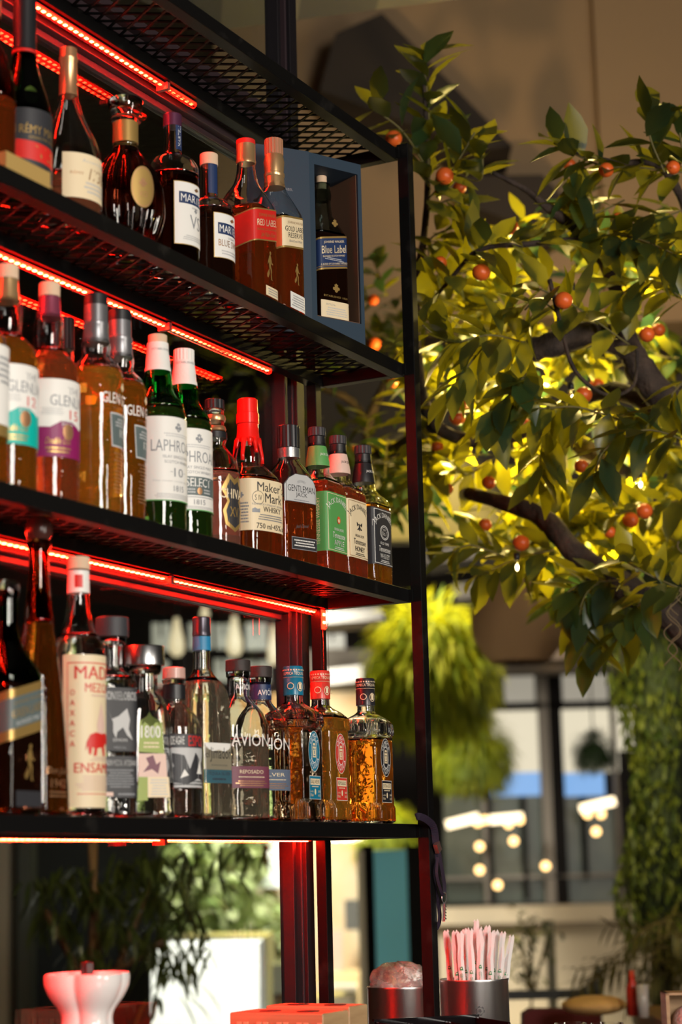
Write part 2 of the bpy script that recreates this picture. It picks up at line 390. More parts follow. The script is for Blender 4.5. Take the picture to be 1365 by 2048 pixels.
BEAD = P('red_led_bead', (1, .3, .1), .5, emis=(1, .018, .005), es=380)
TUBE = thin_glass('clear_sleeve', (.97, .95, .95))
def led(x1, zs, label, drop=0, power=1):
    z = zs-w_-(.004 if power else -.0011); y = DEP-.006 if power else DEP+.008
    t = thing('led_strip', ((XL+x1)/2, y, z), label, 'light strip', group='red LED strips under the shelves')
    b = MB(); L = x1-XL; cx = (XL+x1)/2
    b.box((XL-cx, -.0045 if power else -.007, -.001), (x1-cx, .0045 if power else .007, .0015))
    if drop: b.box((x1-cx-.006, -.0135, -drop), (x1-cx+.006, -.012, .0015)); b.box((x1-cx-.006, -.0135, 0), (x1-cx+.006, .0045, .0015))
    b.build('strip', LEDM if power else LED4, t)
    b = MB(); b.box((XL-cx, -.0062, .0015), (x1-cx, .0062, .0024)); b.build('backing', BLACK, t)
    b = MB(); n = int(L/.0125)
    for i in range(n):
        x = XL-cx+(i+.5)*L/n; b.box((x-.0026, -.0022, -.0024), (x+.0026, .0022, -.001))
    if drop:
        for k in range(2): b.box((x1-cx-.0026, -.0152, -.008-.013*k), (x1-cx+.0026, -.0135, -.004-.013*k))
    o = b.build('light_beads', BEAD, t); o['kind'] = 'stuff'
    b = MB()
    if power: b.tube([(XL-cx, 0, -.001), (x1-cx, 0, -.001)], .0062, 10)
    if drop: b.tube([(x1-cx, -.014, 0), (x1-cx, -.014, -.32)], .0068, 10)
    if power: b.build('clear_sleeve', TUBE, t)
    for xx in (-.93, -.47):
        b = MB(); b.box((xx-cx-.004, -.010, -.008), (xx-cx+.004, .010, .003)); b.build('mounting_clip', P('clip_plastic', (.35, .05, .04), .4), t)
led(-.385, S0, 'red LED strip under the empty topmost shelf, its beads showing singly')
led(-.165, S1, 'glowing red LED strip above the whisky bottles of the middle shelf')
led(-.022, S2, 'red LED strip above the tequilas, turning down the back post at its end', drop=.030)
led(-.040, S3, 'red LED strip under the lowest shelf, seen as a thin line', power=0)
# window frame behind
def struct(name, b, m, bev=.0):
    o = b.build(name, m); o['kind'] = 'structure'
    if bev: md = o.modifiers.new('bevel', 'BEVEL'); md.width = bev; md.segments = 2
    return o
ZT, ZM = 2.588, 1.845
fr = MB()
xw = -.068
fr.box((xw+.010, YG-.008, .0), (xw+.026, YG+.008, 3.3)); fr.box((xw+.026, YG-.020, .0), (xw+.031, YG+.008, 3.3))
gk = MB(); gk.box((xw, YG-.02, .0), (xw+.010, YG+.006, 3.3)); gk.box((xw+.031, YG-.026, 0), (xw+.056, YG+.008, 3.3)); struct('trim_5', gk, P('black_gasket', (.008, .006, .008), .5), .001)
for z0 in (ZT, ZM-.012):
    hgt = .055 if z0 == ZM-.012 else .11
    fr.box((-3.4, YG-.008, z0), (xw, YG+.010, z0+hgt)); fr.box((-3.4, YG-.022, z0+.010), (xw, YG-.008, z0+.024)); fr.box((-3.4, YG-.026, z0+hgt-.016), (xw, YG-.008, z0+hgt))
fr.box((-3.4, YG-.02, .9), (xw, YG+.03, 1.05))
struct('window_1', fr, FRAME, .0015)
PANE = thin_glass('window_pane', (.90, .93, .91), 1.6)
for n, (za, zb) in enumerate(((1.05, ZM-.012), (ZM+.043, ZT), (ZT+.11, 3.3))):
    b = MB(); b.box((-3.4, YG, za), (xw+.005, YG+.006, zb)); o = struct('window_%d' % (n+2), b, PANE)
# counter
b = MB(); b.box((-3.0, -.55, COUNTER-.04), (.22, .19, COUNTER)); o = tag(b.build('bar_counter', P('dark_counter', (.02, .015, .014), .25)), 'dark bar counter below the bottle rack', 'counter')

# ------------------------------------------------------------------ bottles, top shelf
GOLDCAP = P('gold_cap', (.72, .46, .22), .28, .75)
B = bottle
B('liquor_bottle', 'brown bottle at the left end of the top shelf, cut by the frame', 1, -22, 60, rnd_prof([(0, 30), (3, 34), (120, 34), (165, 24), (190, 14), (235, 13)]), BROWNG,
  [('cap', BRONZE, [(222, 14.5), (268, 14.5), (270, 13)])], (COLA, 110))
B('cognac_bottle', 'dark green cognac bottle with black label, red band and gold seal', 1, 50, -20, rnd_prof([(0, 30), (3, 34.5), (112, 35), (135, 31), (165, 22), (192, 15.5), (215, 14), (285, 14)]), DGREEN,
  [('capsule', BLACK, [(204, 15.2), (212, 14.8), (278, 14.6), (293, 15.2), (294, 13)]), ('red_band', RED, [(199, 15.9), (203, 15.8)])], (BLACKL, 110),
  [('label', cyl(35), [('r', -52, 22, 52, 116, INK), ('t', 'RÉMY MARTIN', -38, 83, 38, 97, GOLDP, 0, .02), ('t', 'COGNAC FINE CHAMPAGNE', -26, 76, 26, 80, GOLDP), ('q', -52, 46, 52, 70, RED, -.12), ('t', 'V.S', -18, 51, 18, 66, GOLDP, -.12, .02), ('r', -52, 22, 52, 24, GOLDP)]),
   ('seal', cyl(26.5), [('e', -16, 136, 9, 12, GOLDP), ('e', -16, 136, 8, 11, BRONZE, .85), ('cr', -16, 136, 5, BRONZE)])])
B('cognac_bottle', 'clear sloping cognac bottle with copper capsule and plain cream label', 1, 137, 105, rnd_prof([(0, 38), (3, 42), (88, 43), (110, 38), (135, 27), (160, 17), (185, 11.5), (240, 11)]), CLEAR,
  [('capsule', BRONZE, [(178, 12.3), (184, 12), (226, 11.6), (227, 12.4), (231, 12.4), (232, 11.4), (243, 11.4), (244, 10)])], (LQ('rose_brown', (.75, .25, .12)), 60),
  [('label', cyl(43), [('r', -48, 26, 50, 86, CREAM), ('t', 'Accord Royal', -22, 73, 26, 79, LGREY), ('t', '1738', -13, 52, 22, 68, BRONZE, 0, .0, .3), ('t', 'RÉMY', -38, 57, -20, 62, BRONZE), ('ls', -22, 33, 30, 50, LGREY, 3)])])
def medal(t):
    A = Art(wrapmap(55, 55, 2)); A.run([('e', 0, 78, 17, 29, GOLDP), ('e', 0, 78, 16, 28, BRONZE, .94), ('cr', 0, 84, 7, BRONZE), ('t', 'XO', -6, 64, 6, 72, BRONZE)]); A.build('medallion', t)
B('cognac_decanter', 'round ribbed dark cognac decanter with crystal stopper and gold medallion', 1, 251, 207, rnd_prof([(0, 26), (4, 30), (28, 43), (58, 50), (90, 48), (115, 39), (135, 26), (148, 17.5), (160, 16.5), (196, 16.5)]), CLEAR,
  [('stopper', CLEAR, [(186, 18), (190, 21.5), (194, 18), (199, 19), (205, 22.5), (217, 24), (219, 23.5), (220, 18)]), ('neck_foil', GOLDP, [(156, 17.4), (186, 17.4), (187, 16)])], (DARK, 150), rot=-31, n=160,
  mod=lambda th, z: 1+.06*math.cos(th*16)*max(0, min(1, (z-.006)/.02))*max(0, min(1, (.140-z)/.02)), extra=medal)
def martell(kind, lab, capx, yt, r, zs, zl, liq, txt, r0):
    hh = zs[4]
    B(kind, lab, 1, capx, yt, rnd_prof([(0, r-5), (3, r), (zs[0], r), (zs[1], r*.8), (zs[2], 12.5), (hh-5, 12)]), CLEAR,
      [('cap', txt[2], [(hh-txt[3], 13.3), (hh-1, 13.3), (hh, 12)])], (liq, zs[3]),
      [('label', cyl(r), [('r', -r0-1, zl[0]-1, r0+1, zl[1]+1, GOLDP), ('r', -r0, zl[0], r0, zl[1], WHITE), ('r', -r0*.82, zl[1]-31, r0*.82, zl[1]-14, NAVY), ('t', 'MARTELL', -r0*.74, zl[1]-28, r0*.74, zl[1]-17, WHITE, 0, .01),
                          ('p', [(-3, zl[1]-8), (4, zl[1]-4), (9, zl[1]-7), (5, zl[1]-9), (1, zl[1]-11)], BRONZE), ('t', 'COGNAC', -8, zl[1]-37, 8, zl[1]-34, GREY)] + txt[0]), ('neck_seal', cyl(12.6), txt[1])], rot=0)
martell('cognac_bottle', 'round shouldered cognac bottle with maroon cap and tall white navy banded label', 345, 236, 37, (155, 170, 182, 143, 240), (38, 128), DARK,
        ([('t', 'VS', -12, 62, 12, 82, GREY, 0, 0), ('cr', 0, 89, 4, GREY), ('ls', -26, 44, 26, 52, LGREY, 3)], [('r', -8, 185, 8, 226, NAVY), ('tv', 'MARTELL', -4, 190, 1, 222, WHITE)], P('maroon_cap', (.10, .03, .07), .35, .4), 19), 35)
martell('cognac_bottle', 'shorter dark cognac bottle with pale wooden cap and gold edged white label', 418, 315, 36, (125, 137, 146, 122, 213), (46, 112), BLACKL,
        ([('t', 'BLUE SWIFT', -24, 63, 24, 73, BRONZE, 0, 0), ('ls', -22, 50, 22, 58, LGREY, 2)], [('r', -14, 150, 2, 205, NAVY)], CORK, 18), 30)
def jw(label, row, capx, yt, h, a, zs, glass, liq, level, cap, art, rot=0, Y=.066, loc=None, **k):
    B('whisky_bottle', label, row, capx, yt, [(0, a-3, a-3, 6), (3, a, a, 7), (zs, a, a, 7), (zs+22, a*.80, a*.80, 4), (zs+45, a*.5, a*.5, 2.4), (zs+68, 14, 14, 2), (h-12, 13.5, 13.5, 2)], glass, cap, (liq, level),
      [('label', wrapmap(a, a, 7), art)], rot=rot, Y=Y, loc=loc, n=56, **k)
jw('square whisky bottle with slanted red label and red topped gold cap', 1, 492, 300, 260, 35, 148, CLEAR, COLA, 146, [('cap', GOLDCAP, [(222, 14.6), (226, 15.2), (228, 14.4), (252, 14.4)]), ('cap_top', RED, [(252, 14.5), (259, 14.3), (260, 13)])],
   [('q', -100, 96, 34, 146, GOLDP, .22), ('q', -100, 98, 34, 144, RED, .22), ('t', 'JOHNNIE WALKER', -24, 132, 24, 138, GOLDP, .22), ('t', 'RED LABEL', -28, 119, 28, 129, CREAM, .22, .015), ('t', 'BLENDED SCOTCH WHISKY', -28, 112, 28, 115, GOLDP, .22),
    ('t', 'John Walker & Sons', -20, 100, 22, 109, GOLDP, .22, 0, .5), ('man', -6, 38, 16, 82, GOLDP), ('r', -8, 12, 33, 27, CREAM), ('ls', -6, 14, 31, 25, GREY, 3)], Y=.052)
jw('square whisky bottle with slanted cream and gold label, ribbed bronze cap', 1, 548, 306, 284, 34, 158, CLEAR, COLA, 148, [('cap', GOLDCAP, [(205, 16), (222, 15.2), (223, 16), (228, 16), (229, 14.6), (247, 16), (258, 14)]), ('ridged_cap_top', P('brown_cap', (.35, .17, .09), .5), [(258, 14.2), (283, 14.2), (284, 12.5)])],
   [('q', -98, 104, 33, 154, GOLDP, .2), ('q', -98, 107, -33, 151, ORNG, .2), ('q', -33, 107, 33, 151, CREAM, .2), ('t', 'JOHNNIE WALKER', -22, 141, 26, 146, BRONZE, .2), ('t', 'GOLD LABEL', -28, 130, 30, 138, INK, .2, .02), ('t', 'RESERVE', -20, 120, 24, 128, INK, .2), ('t', 'Blended Scotch Whisky', -18, 112, 22, 117, GREY, .2, 0, .4),  # orange side panel: red light on the cream label, painted as colour
    ('man', -6, 48, 14, 82, GOLDP), ('r', -18, 8, 32, 33, WHITE), ('ls', -16, 11, 30, 30, GREY, 5)], Y=.045)
# presentation box standing open, a bottle inside
TL, TR = Vector((-.226, .046, 0)), Vector((-.132, .001, 0)); ex = (TR-TL).normalized(); ey = Vector((-ex.y, ex.x, 0)); bw = (TR-TL).length
BOXM = P('blue_board', (.015, .034, .058), .6, bump=(900, .1, .0003)); BOXI = P('brown_board', (.11, .055, .03), .7)
gb = thing('gift_box', (TL.x, TL.y, S1), 'dark blue presentation box standing open around a whisky bottle', 'box', math.atan2(ex.y, ex.x))
hB = .302; dB = .082
b = MB()
for a, c in (((0, 0, 0), (.011, dB, hB)), ((bw-.007, 0, 0), (bw, dB, hB)), ((.011, 0, hB-.018), (bw-.007, dB, hB)), ((.011, 0, 0), (bw-.007, dB, .034)), ((.011, dB-.004, .034), (bw-.007, dB, hB-.018))): b.box(a, c)
b.build('shell', BOXM, gb)
b = MB()
for a, c in (((.011, .004, .034), (.012, dB-.004, hB-.018)), ((bw-.0085, .004, .034), (bw-.007, dB-.004, hB-.018)), ((.012, dB-.0055, .034), (bw-.0085, dB-.004, hB-.018)), ((.012, .004, .0342), (bw-.0085, dB-.0055, .0365))): b.box(a, c)
b.build('lining', BOXI, gb)
cv = MB(); c2 = Vector((-.309, .108, 0))-TL; lx_ = c2.dot(ex); ly_ = c2.dot(ey)
dv = Vector((lx_, ly_, 0)); ln = dv.length; dv.normalize(); nv = Vector((-dv.y, dv.x, 0))
cv.obox(dv*ln/2+Vector((0, 0, hB/2)), dv*ln/2, nv*.002, Vector((0, 0, hB/2)))
co = cv.build('open_cover', BOXM, gb)
A = Art(lambda u, v, d: tuple(Vector((0, 0, v*mm))+dv*(.045+-u*mm)+nv*(.002+d*mm))); A.run([('t', 'BLUE LABEL', -16, 232, 16, 236, GREY)]); A.build('printed_title', gb)
bc = TL+ex*(bw/2+.002)+ey*.040
jw('dark whisky bottle with slanted blue label standing inside the blue gift box', 1, 0, 0, 246, 30, 138, BLUEG, BLACKL, 143, [('stopper', CORK, [(225, 7.5), (233, 7.5), (233.5, 8.6), (247, 8.6), (248, 7)]), ('neck_ring', BLUEG, [(206, 14.5), (214, 15.5), (222, 14.5)])],
   [('q', -84, 84, 29, 138, GOLDP, .2), ('q', -84, 87, 29, 135, NAVY, .2), ('q', -84, 89, 29, 90, GOLDP, .2), ('t', 'JOHNNIE WALKER', -20, 126, 20, 131, CREAM, .2), ('t', 'Blue Label', -24, 110, 24, 123, CREAM, .2, .02), ('t', 'BLENDED SCOTCH WHISKY', -22, 104, 22, 107, CREAM, .2), ('ls', -20, 97, 20, 102, LGREY, 2), ('t', 'A BLEND OF OUR RAREST WHISKIES', -26, 91, 27, 94, CREAM, .2),
    ('cr', 2, 52, 8, GOLDP), ('t', 'ESTABLISHED 1820', -22, 36, 24, 39, GOLDP), ('r', -27, 2, 29, 30, CREAM), ('t', 'BOTTLE No.', -18, 22, 0, 25, GREY), ('ls', -20, 5, 24, 20, LGREY, 4), ('cr', 2, 160, 7, GOLDP)], rot=-25.6, loc=Vector((bc.x, bc.y, S1+.0366)), wall=2.2)
gd = MB(); p = atY(38, 330, .03); gd.obox((0, 0, .014), (.05, .0, 0), (0, .022, 0), (0, 0, .014))
g_ = thing('gift_carton', (-.985, .0235, S1), 'small gold carton lying before the dark green cognac bottle', 'box', 0)
gd = MB(); gd.box((-.055, -.012, 0), (.032, .004, .027)); o = gd.build('carton', P('gold_card', (.55, .36, .12), .4, .3), g_)
# ------------------------------------------------------------------ middle shelf
def glenlivet(label, capx, yt, liq, lev, low, num, cm, foil, Y=.066):
    h = 290
    B('whisky_bottle', label, 2, capx, yt, rnd_prof([(0, 33), (3, 37.5), (165, 38), (183, 34), (196, 24), (206, 17.5), (222, 18.5), (240, 18), (252, 14), (275, 13)]), CLEAR,
      [('cap', cm, [(272, 12.5), (273, 13.4), (289, 13.4), (290.5, 12)]), ('neck_foil', foil, [(244, 16), (252, 14.4), (272, 13.2)])], (liq, lev),
      [('label', cyl(38), [('r', -56, 96, 56, 158, WHITE), ('p', [(-56, 60), (56, 60), (56, 98), (30, 104), (12, 98), (-4, 105), (-20, 105), (-34, 97), (-56, 98)], low), ('t', 'THE', -10, 140, 10, 149, GREY, 0, .01), ('t', 'GLENLIVET', -34, 124, 34, 138, GREY, 0, .02), ('t', num, -8, 108, 8, 120, RED, 0, .01),
                          ('ls', -46, 112, -16, 122, LGREY, 4), ('ls', -20, 99.5, -2, 107, LGREY, 2), ('e', -10, 92, 8, 10, BRONZE), ('t', 'Double Oak', -40, 76, -6, 84, GOLDP, 0, 0, .4), ('ls', -40, 64, -6, 73, GOLDP, 2)])], rot=0, Y=Y)
B('whisky_bottle', 'bottle at the left end of the middle shelf, only a cream label edge showing', 2, -44, 560, rnd_prof([(0, 33), (3, 37.5), (165, 37.5), (185, 33), (205, 17.5), (250, 14)]), CLEAR, [('cap', BLACK, [(240, 14), (284, 14)])], (AMBER, 160),
  [('label', cyl(37.5), [('r', -50, 62, 56, 172, WHITE), ('r', -50, 62, 56, 76, GOLDP), ('r', 30, 90, 44, 120, GOLDP), ('ls', -10, 124, 40, 160, GREY, 5)])])
glenlivet('single malt bottle with white label, teal lower band and number 12', 15, 540, AMBER, 196, TEAL, '12', CORK, GOLDCAP)
glenlivet('single malt bottle with white label, purple lower band and number 15', 99, 567, LQ('red_amber', (.85, .20, .06)), 200, PURP, '15', CORK, P('plum_foil', (.25, .05, .09), .35, .4))
B('whisky_bottle', 'black capped bottle standing behind the purple banded one, cream label edge', 2, 128, 618, rnd_prof([(0, 33), (3, 36), (165, 36), (185, 31), (205, 15), (255, 13)]), CLEAR, [('ridged_cap', BLACK, [(238, 14), (281, 14), (282, 12)])], (AMBER, 170),
  [('label', cyl(36), [('r', -50, 40, 54, 158, CREAM), ('t', 'GLEN', -24, 118, 24, 132, OLIVE, 0, .01), ('ls', -30, 50, 40, 110, LGREY, 9)])], Y=.125)
def glengrant(label, capx, yt, liq, num, Y):
    B('whisky_bottle', label, 2, capx, yt, rnd_prof([(0, 29), (3, 31.5), (100, 34), (180, 35.5), (196, 32), (208, 22), (214, 17.5), (226, 19), (238, 16.5), (262, 15)]), CLEAR,
      [('neck_foil', P('grey_foil', (.20, .20, .21), .35, .6), [(230, 17.5), (252, 16), (253, 16.6), (258, 16.6), (259, 15.4), (281, 15.2)]), ('cap', BLACK, [(281, 15.3), (295, 15), (297, 13)])], (liq, 194),
      [('label', wrapmap(36, 36, 2, lambda v: .89+.1*min(1, v/180)), [('t', 'GLEN GRANT', -36, 146, 36, 160, WHITE, 0, .02), ('cr', 0, 170, 6, CREAM), ('t', 'ROTHES SPEYSIDE', -20, 139, 20, 142, BRONZE), ('p', [(-22, 90), (22, 90), (25, 134), (-25, 134)], LGREY), ('p', [(-20.5, 92), (20.5, 92), (23.5, 132), (-23.5, 132)], SLATE),
        ('t', num, -6, 104, 6, 114, WHITE, 0, .01), ('ls', -17, 116, 17, 128, LGREY, 3), ('ls', -18, 30, 18, 84, BRONZE, 12)])], rot=16, Y=Y)
glengrant('pale golden single malt bottle with grey plaque and number 10', 192, 600, GOLD, '10', .056)
glengrant('amber single malt bottle with grey plaque and number 12', 240, 627, AMBER, '12', .070)
def laph(label, capx, yt, rot, cap, sel, Y=.066):
    items = [('r', -58, 46, 58, 160, WHITE), ('cr', 0, 146, 7, GREY), ('ls', -24, 132, 24, 138, LGREY, 2), ('t', 'LAPHROAIG', -40, 112, 40, 128, GREY, 0, .01), ('t', 'ISLAY SINGLE MALT', -24, 103, 24, 107, GREY), ('t', 'SCOTCH WHISKY', -22, 96, 22, 100, GREY)]
    if sel: items += [('r', -48, 66, 48, 92, SLATE), ('t', 'SELECT', -20, 78, 20, 90, WHITE, 0, .02), ('e', 0, 72, 4, 5, BRONZE), ('ls', -20, 68, -6, 76, LGREY, 2), ('ls', 6, 68, 20, 76, LGREY, 2), ('t', '1815', -9, 53, 9, 60, GREY), ('ls', -30, 62, 30, 65, LGREY, 1), ('ls', -36, 47, 36, 51, LGREY, 2)]
    else: items += [('t', '10', -8, 78, 8, 90, GREY), ('t', 'The most richly flavoured', -38, 70, 38, 73, LGREY, 0, 0, .3), ('t', '1815', -9, 58, 9, 66, GREY), ('ls', -36, 48, 36, 55, LGREY, 3), ('r', -14, 84, -10, 84.6, GREY), ('r', 10, 84, 14, 84.6, GREY)]
    items += [('r', -58, 44.5, 58, 46, GRN)]
    B('whisky_bottle', label, 2, capx, yt, rnd_prof([(0, 34), (3, 38), (165, 38.3), (182, 35), (196, 25), (206, 20.5), (218, 20), (235, 16.5), (262, 14)]), GREENG, cap, (LQ('greenish_amber', (.08, .20, .03), .93), 175),
      [('label', cyl(38.4), items), ('neck_label', wrapmap(15, 15, 2), [('t', 'ESTABLISHED 1815', -20, 258, 20, 261, GREY)])], rot=rot, Y=Y)
laph('green whisky bottle with white label, number 10 and tan stopper', 315.5, 675, -12, [('neck_foil', WHITE, [(230, 18), (234, 18), (236, 17.2), (250, 16.2), (256, 15.2), (270, 14.8)]), ('cap', CORK, [(270, 13), (281, 13), (282, 12)])], False)
laph('green whisky bottle with white dark banded label and ridged white cap', 368, 699, -26, [('neck_foil', WHITE, [(228, 18.6), (233, 18.3), (235, 17.3), (250, 16.2), (256, 15.2), (264, 14.8)]), ('ridged_cap', WHITE, [(264, 14.4), (280, 14.4), (281, 13)])], True, .074)
B('whisky_bottle', 'clear rounded bottle with black cap, copper neck rings and gold black crest', 2, 429, 795, rnd_prof([(0, 30), (3, 35), (110, 35.5), (135, 32), (150, 22), (160, 15), (168, 17), (178, 17), (188, 14), (215, 13.5)]), CLEAR,
  [('ridged_cap', BLACK, [(214, 14.4), (227, 14.2), (228, 13)]), ('neck_ring', BRONZE, [(196, 15.3), (200, 16.4), (204, 15.3)]), ('neck_ring', BRONZE, [(180, 15.3), (184, 16.8), (188, 15.3)]), ('neck_band', BLACK, [(170, 18), (179, 17.6)])], (LQ('rose', (.92, .38, .26)), 118),
  [('back_label', cyl(35.7), [('r', 56, 34, 112, 112, PINKL), ('ls', 62, 40, 106, 70, GREY, 6)]), ('label', cyl(35.8), [('p', [(-16, 40), (0, 30), (16, 40), (20, 62), (14, 74), (22, 90), (10, 112), (0, 106), (-10, 114), (-22, 92), (-13, 74), (-20, 60)], GOLDP), ('p', [(-12, 44), (0, 36), (12, 44), (15, 62), (9, 74), (16, 88), (8, 104), (0, 98), (-8, 106), (-16, 90), (-9, 74), (-15, 60)], INK), ('t', 'CHIVAS', -24, 78, 24, 92, CREAM, 0, .03), ('t', 'XV', -9, 52, 9, 66, GOLDP, 0, .03)])], rot=-10, Y=.080)
def wax(t):
    b = MB()
    for k, (a, l) in enumerate(((200, 34), (232, 12), (258, 22), (290, 38), (325, 16), (20, 30), (70, 18), (120, 34), (160, 14))):
        a = math.radians(a); pts = []
        for i in range(5):
            z = 183-l*i/4; r = 20.2 if z > 160 else 22.5
            r = 15.8+(183-z)*.22; r = min(r, 22.0); pts.append((r*math.cos(a)*mm, r*math.sin(a)*mm, z*mm))
        b.tube(pts, [.005, .0042, .0035, .003, .0032], 8)
    b.build('wax_drips', WAX, t)
B('whisky_bottle', 'squat whisky bottle with dripping red wax cap and cream label', 2, 495, 800, [(0, 37, 37, 3), (3, 42, 42, 3.2), (108, 43, 43, 3.2), (124, 39, 39, 2.8), (138, 28, 28, 2.2), (146, 21, 21, 2), (154, 22, 22, 2), (175, 18, 18, 2), (195, 15, 15, 2), (232, 14, 14, 2)], CLEAR,
  [('wax_cap', WAX, [(178, 18.2), (196, 16), (206, 15.8), (207, 17), (222, 17), (223, 15.6), (243, 15.4), (245, 13)])], (COLA, 120),
  [('label', wrapmap(43, 43, 3.2), [('r', -56, 40, 50, 116, CREAM), ('t', "Maker's", -26, 98, 32, 112, INK, 0, .02), ('t', 'Mark', -12, 82, 26, 96, INK, 0, .02), ('e', -24, 88, 10, 10, INK, .93), ('t', 'S IV', -30, 84, -18, 92, INK), ('t', 'KENTUCKY STRAIGHT BOURBON', -34, 77, 34, 80, GREY), ('t', 'WHISKY', -16, 68, 22, 76, INK, 0, .02),
    ('cr', -50, 92, 5, GREY), ('ls', -54, 50, -38, 82, GREY, 7), ('p', [(-34, 66), (-22, 66), (-22, 72), (-26, 71), (-30, 73), (-34, 71)], GREY), ('ls', -30, 55, 32, 65, GREY, 3), ('t', '750 ml·45% alc', -28, 43, 36, 51, INK)])], rot=-12, extra=wax, n=56, Y=.072)
B('whiskey_bottle', 'flat shouldered whiskey bottle with silver grey arched label and silver neck band', 2, 577, 857, [(0, 33, 22, 5), (3, 37, 26, 6), (120, 37, 26, 6), (145, 34, 24, 4), (160, 24, 19, 3), (170, 16.5, 16, 2), (205, 15.5, 15.5, 2)], CLEAR,
  [('ridged_cap', BLACK, [(190, 16.8), (224, 16.6), (225, 15)]), ('neck_band', SILV, [(174, 17.4), (189, 17.2)])], (COLA, 108),
  [('label', wrapmap(37, 26, 6), [('p', [(-34, 102), (34, 102), (34, 128), (26, 139), (12, 146), (-12, 146), (-26, 139), (-34, 128)], INK), ('p', [(-33, 103), (33, 103), (33, 127), (25, 138), (12, 145), (-12, 145), (-25, 138), (-33, 127)], LGREY), ('t', 'GENTLEMAN', -28, 118, 28, 128, INK, 0, .01), ('t', 'JACK', -12, 109, 12, 117, INK, 0, .01), ('ta', "JACK DANIEL'S", 0, 118, 14, 5, 120, 60, GREY), ('ls', -22, 104, 22, 107, GREY, 1),
    ('t', 'Jack Daniel', -14, 62, 14, 69, SILV, .1, 0, .5)]), ('lower_label', wrapmap(37, 26, 6), [('r', -22, 30, 33, 49, GREY), ('r', -21, 31, 32, 48, INK), ('ls', -18, 34, 28, 46, WHITE, 3)])], rot=-17)
def jackd(label, capx, yt, face, ink, sub, liq, fr, rot=0, emb=None, capn=None):
    a = 34.5
    items = [('r', -98, 38, 34.5, 131, face), ('r', -97, 40, -52, 40.7, fr), ('r', -97, 128, -52, 128.7, fr), ('tv', 'TENNESSEE WHISKEY', -50, 48, -44, 122, fr), ('r', -97, 40, -96.3, 128, fr),
             ('r', -31, 40, 31, 40.8, fr), ('r', -31, 128, 31, 128.8, fr), ('r', -31, 40, -30.2, 128, fr), ('r', 30.2, 40, 31, 128, fr),
             ('ta', "JACK DANIEL'S", 0, 78, 36, 11, 138, 42, ink, 1.0), ('t', sub[0], -15, 72, 15, 76, ink), ('t', 'Tennessee', -20, 60, 20, 69, ink, 0, .01, .2), ('t', sub[1], -16, 49, 16, 57, ink, 0, .02), ('ls', -18, 42, 18, 47, ink, 2)]
    items += emb(ink, fr) if emb else []
    B('whiskey_bottle', label, 2, capx, yt, [(0, 29, 29, 5), (3, 32.5, 32.5, 7), (18, 34.4, 34.4, 8), (140, 34.4, 34.4, 8), (150, 31, 31, 6), (160, 22, 22, 3.5), (168, 18, 18, 2.4), (180, 18.5, 18.5, 2), (196, 16, 16, 2), (222, 12.5, 12.5, 2)], CLEAR,
      [('ridged_cap', P('cap_dark', (.03, .03, .035), .5), [(226, 14), (239, 13.8), (240, 12.6)]), ('cap_ring', BLACK, [(210, 13.6), (225, 13.4)]), ('neck_label', capn or face, [(177, 19.2), (184, 18.9), (197, 16.8), (209, 14.4)])], (liq, 150 if capx < 700 else 136),
      [('label', wrapmap(a, a, 8), items), ('neck_print', wrapmap(17.2, 17.2, 2), [('t', "JACK DANIEL'S", -14, 192, 14, 197, ink), ('ls', -16, 182, 16, 185, ink, 1)])], rot=rot, n=64)
apple = lambda i, f: [('e', 0, 89, 5, 6, ORNG), ('e', 0, 88, 3, 3, f)]
bee = lambda i, f: [('e', 0, 88, 2.2, 6, i), ('p', [(-2, 92), (-9, 96), (-8, 89)], i), ('p', [(2, 92), (9, 96), (8, 89)], i), ('p', [(-2, 88), (-8, 84), (-4, 83)], i), ('p', [(2, 88), (8, 84), (4, 83)], i)]
old7 = lambda i, f: [('e', 0, 92, 15, 12, i, .9), ('e', 0, 92, 12, 9.5, i, .93), ('t', 'OLD', -4, 95, 4, 98, i), ('t', 'No.7', -8, 87, 8, 94, i, 0, .02), ('r', -34, 100, -33.6, 110, i)]
jackd('square whiskey bottle with green apple label and green neck label', 634, 860, GRN, WHITE, ('ORIGINAL RECIPE', 'APPLE'), LQ('jd_red', (.85, .16, .05)), CREAM, 0, apple)
jackd('square whiskey bottle with cream honey label bearing a bee', 676, 880, CREAM, INK, ('ORIGINAL RECIPE', 'HONEY'), LQ('jd_red', (.85, .16, .05)), BRONZE, 0, bee, capn=PINKL)
jackd('square whiskey bottle with black and white label, last of the middle shelf', 726, 896, INK, WHITE, ('OLD TIME', 'WHISKEY'), AMBER, WHITE, 0, old7, capn=BLACK)
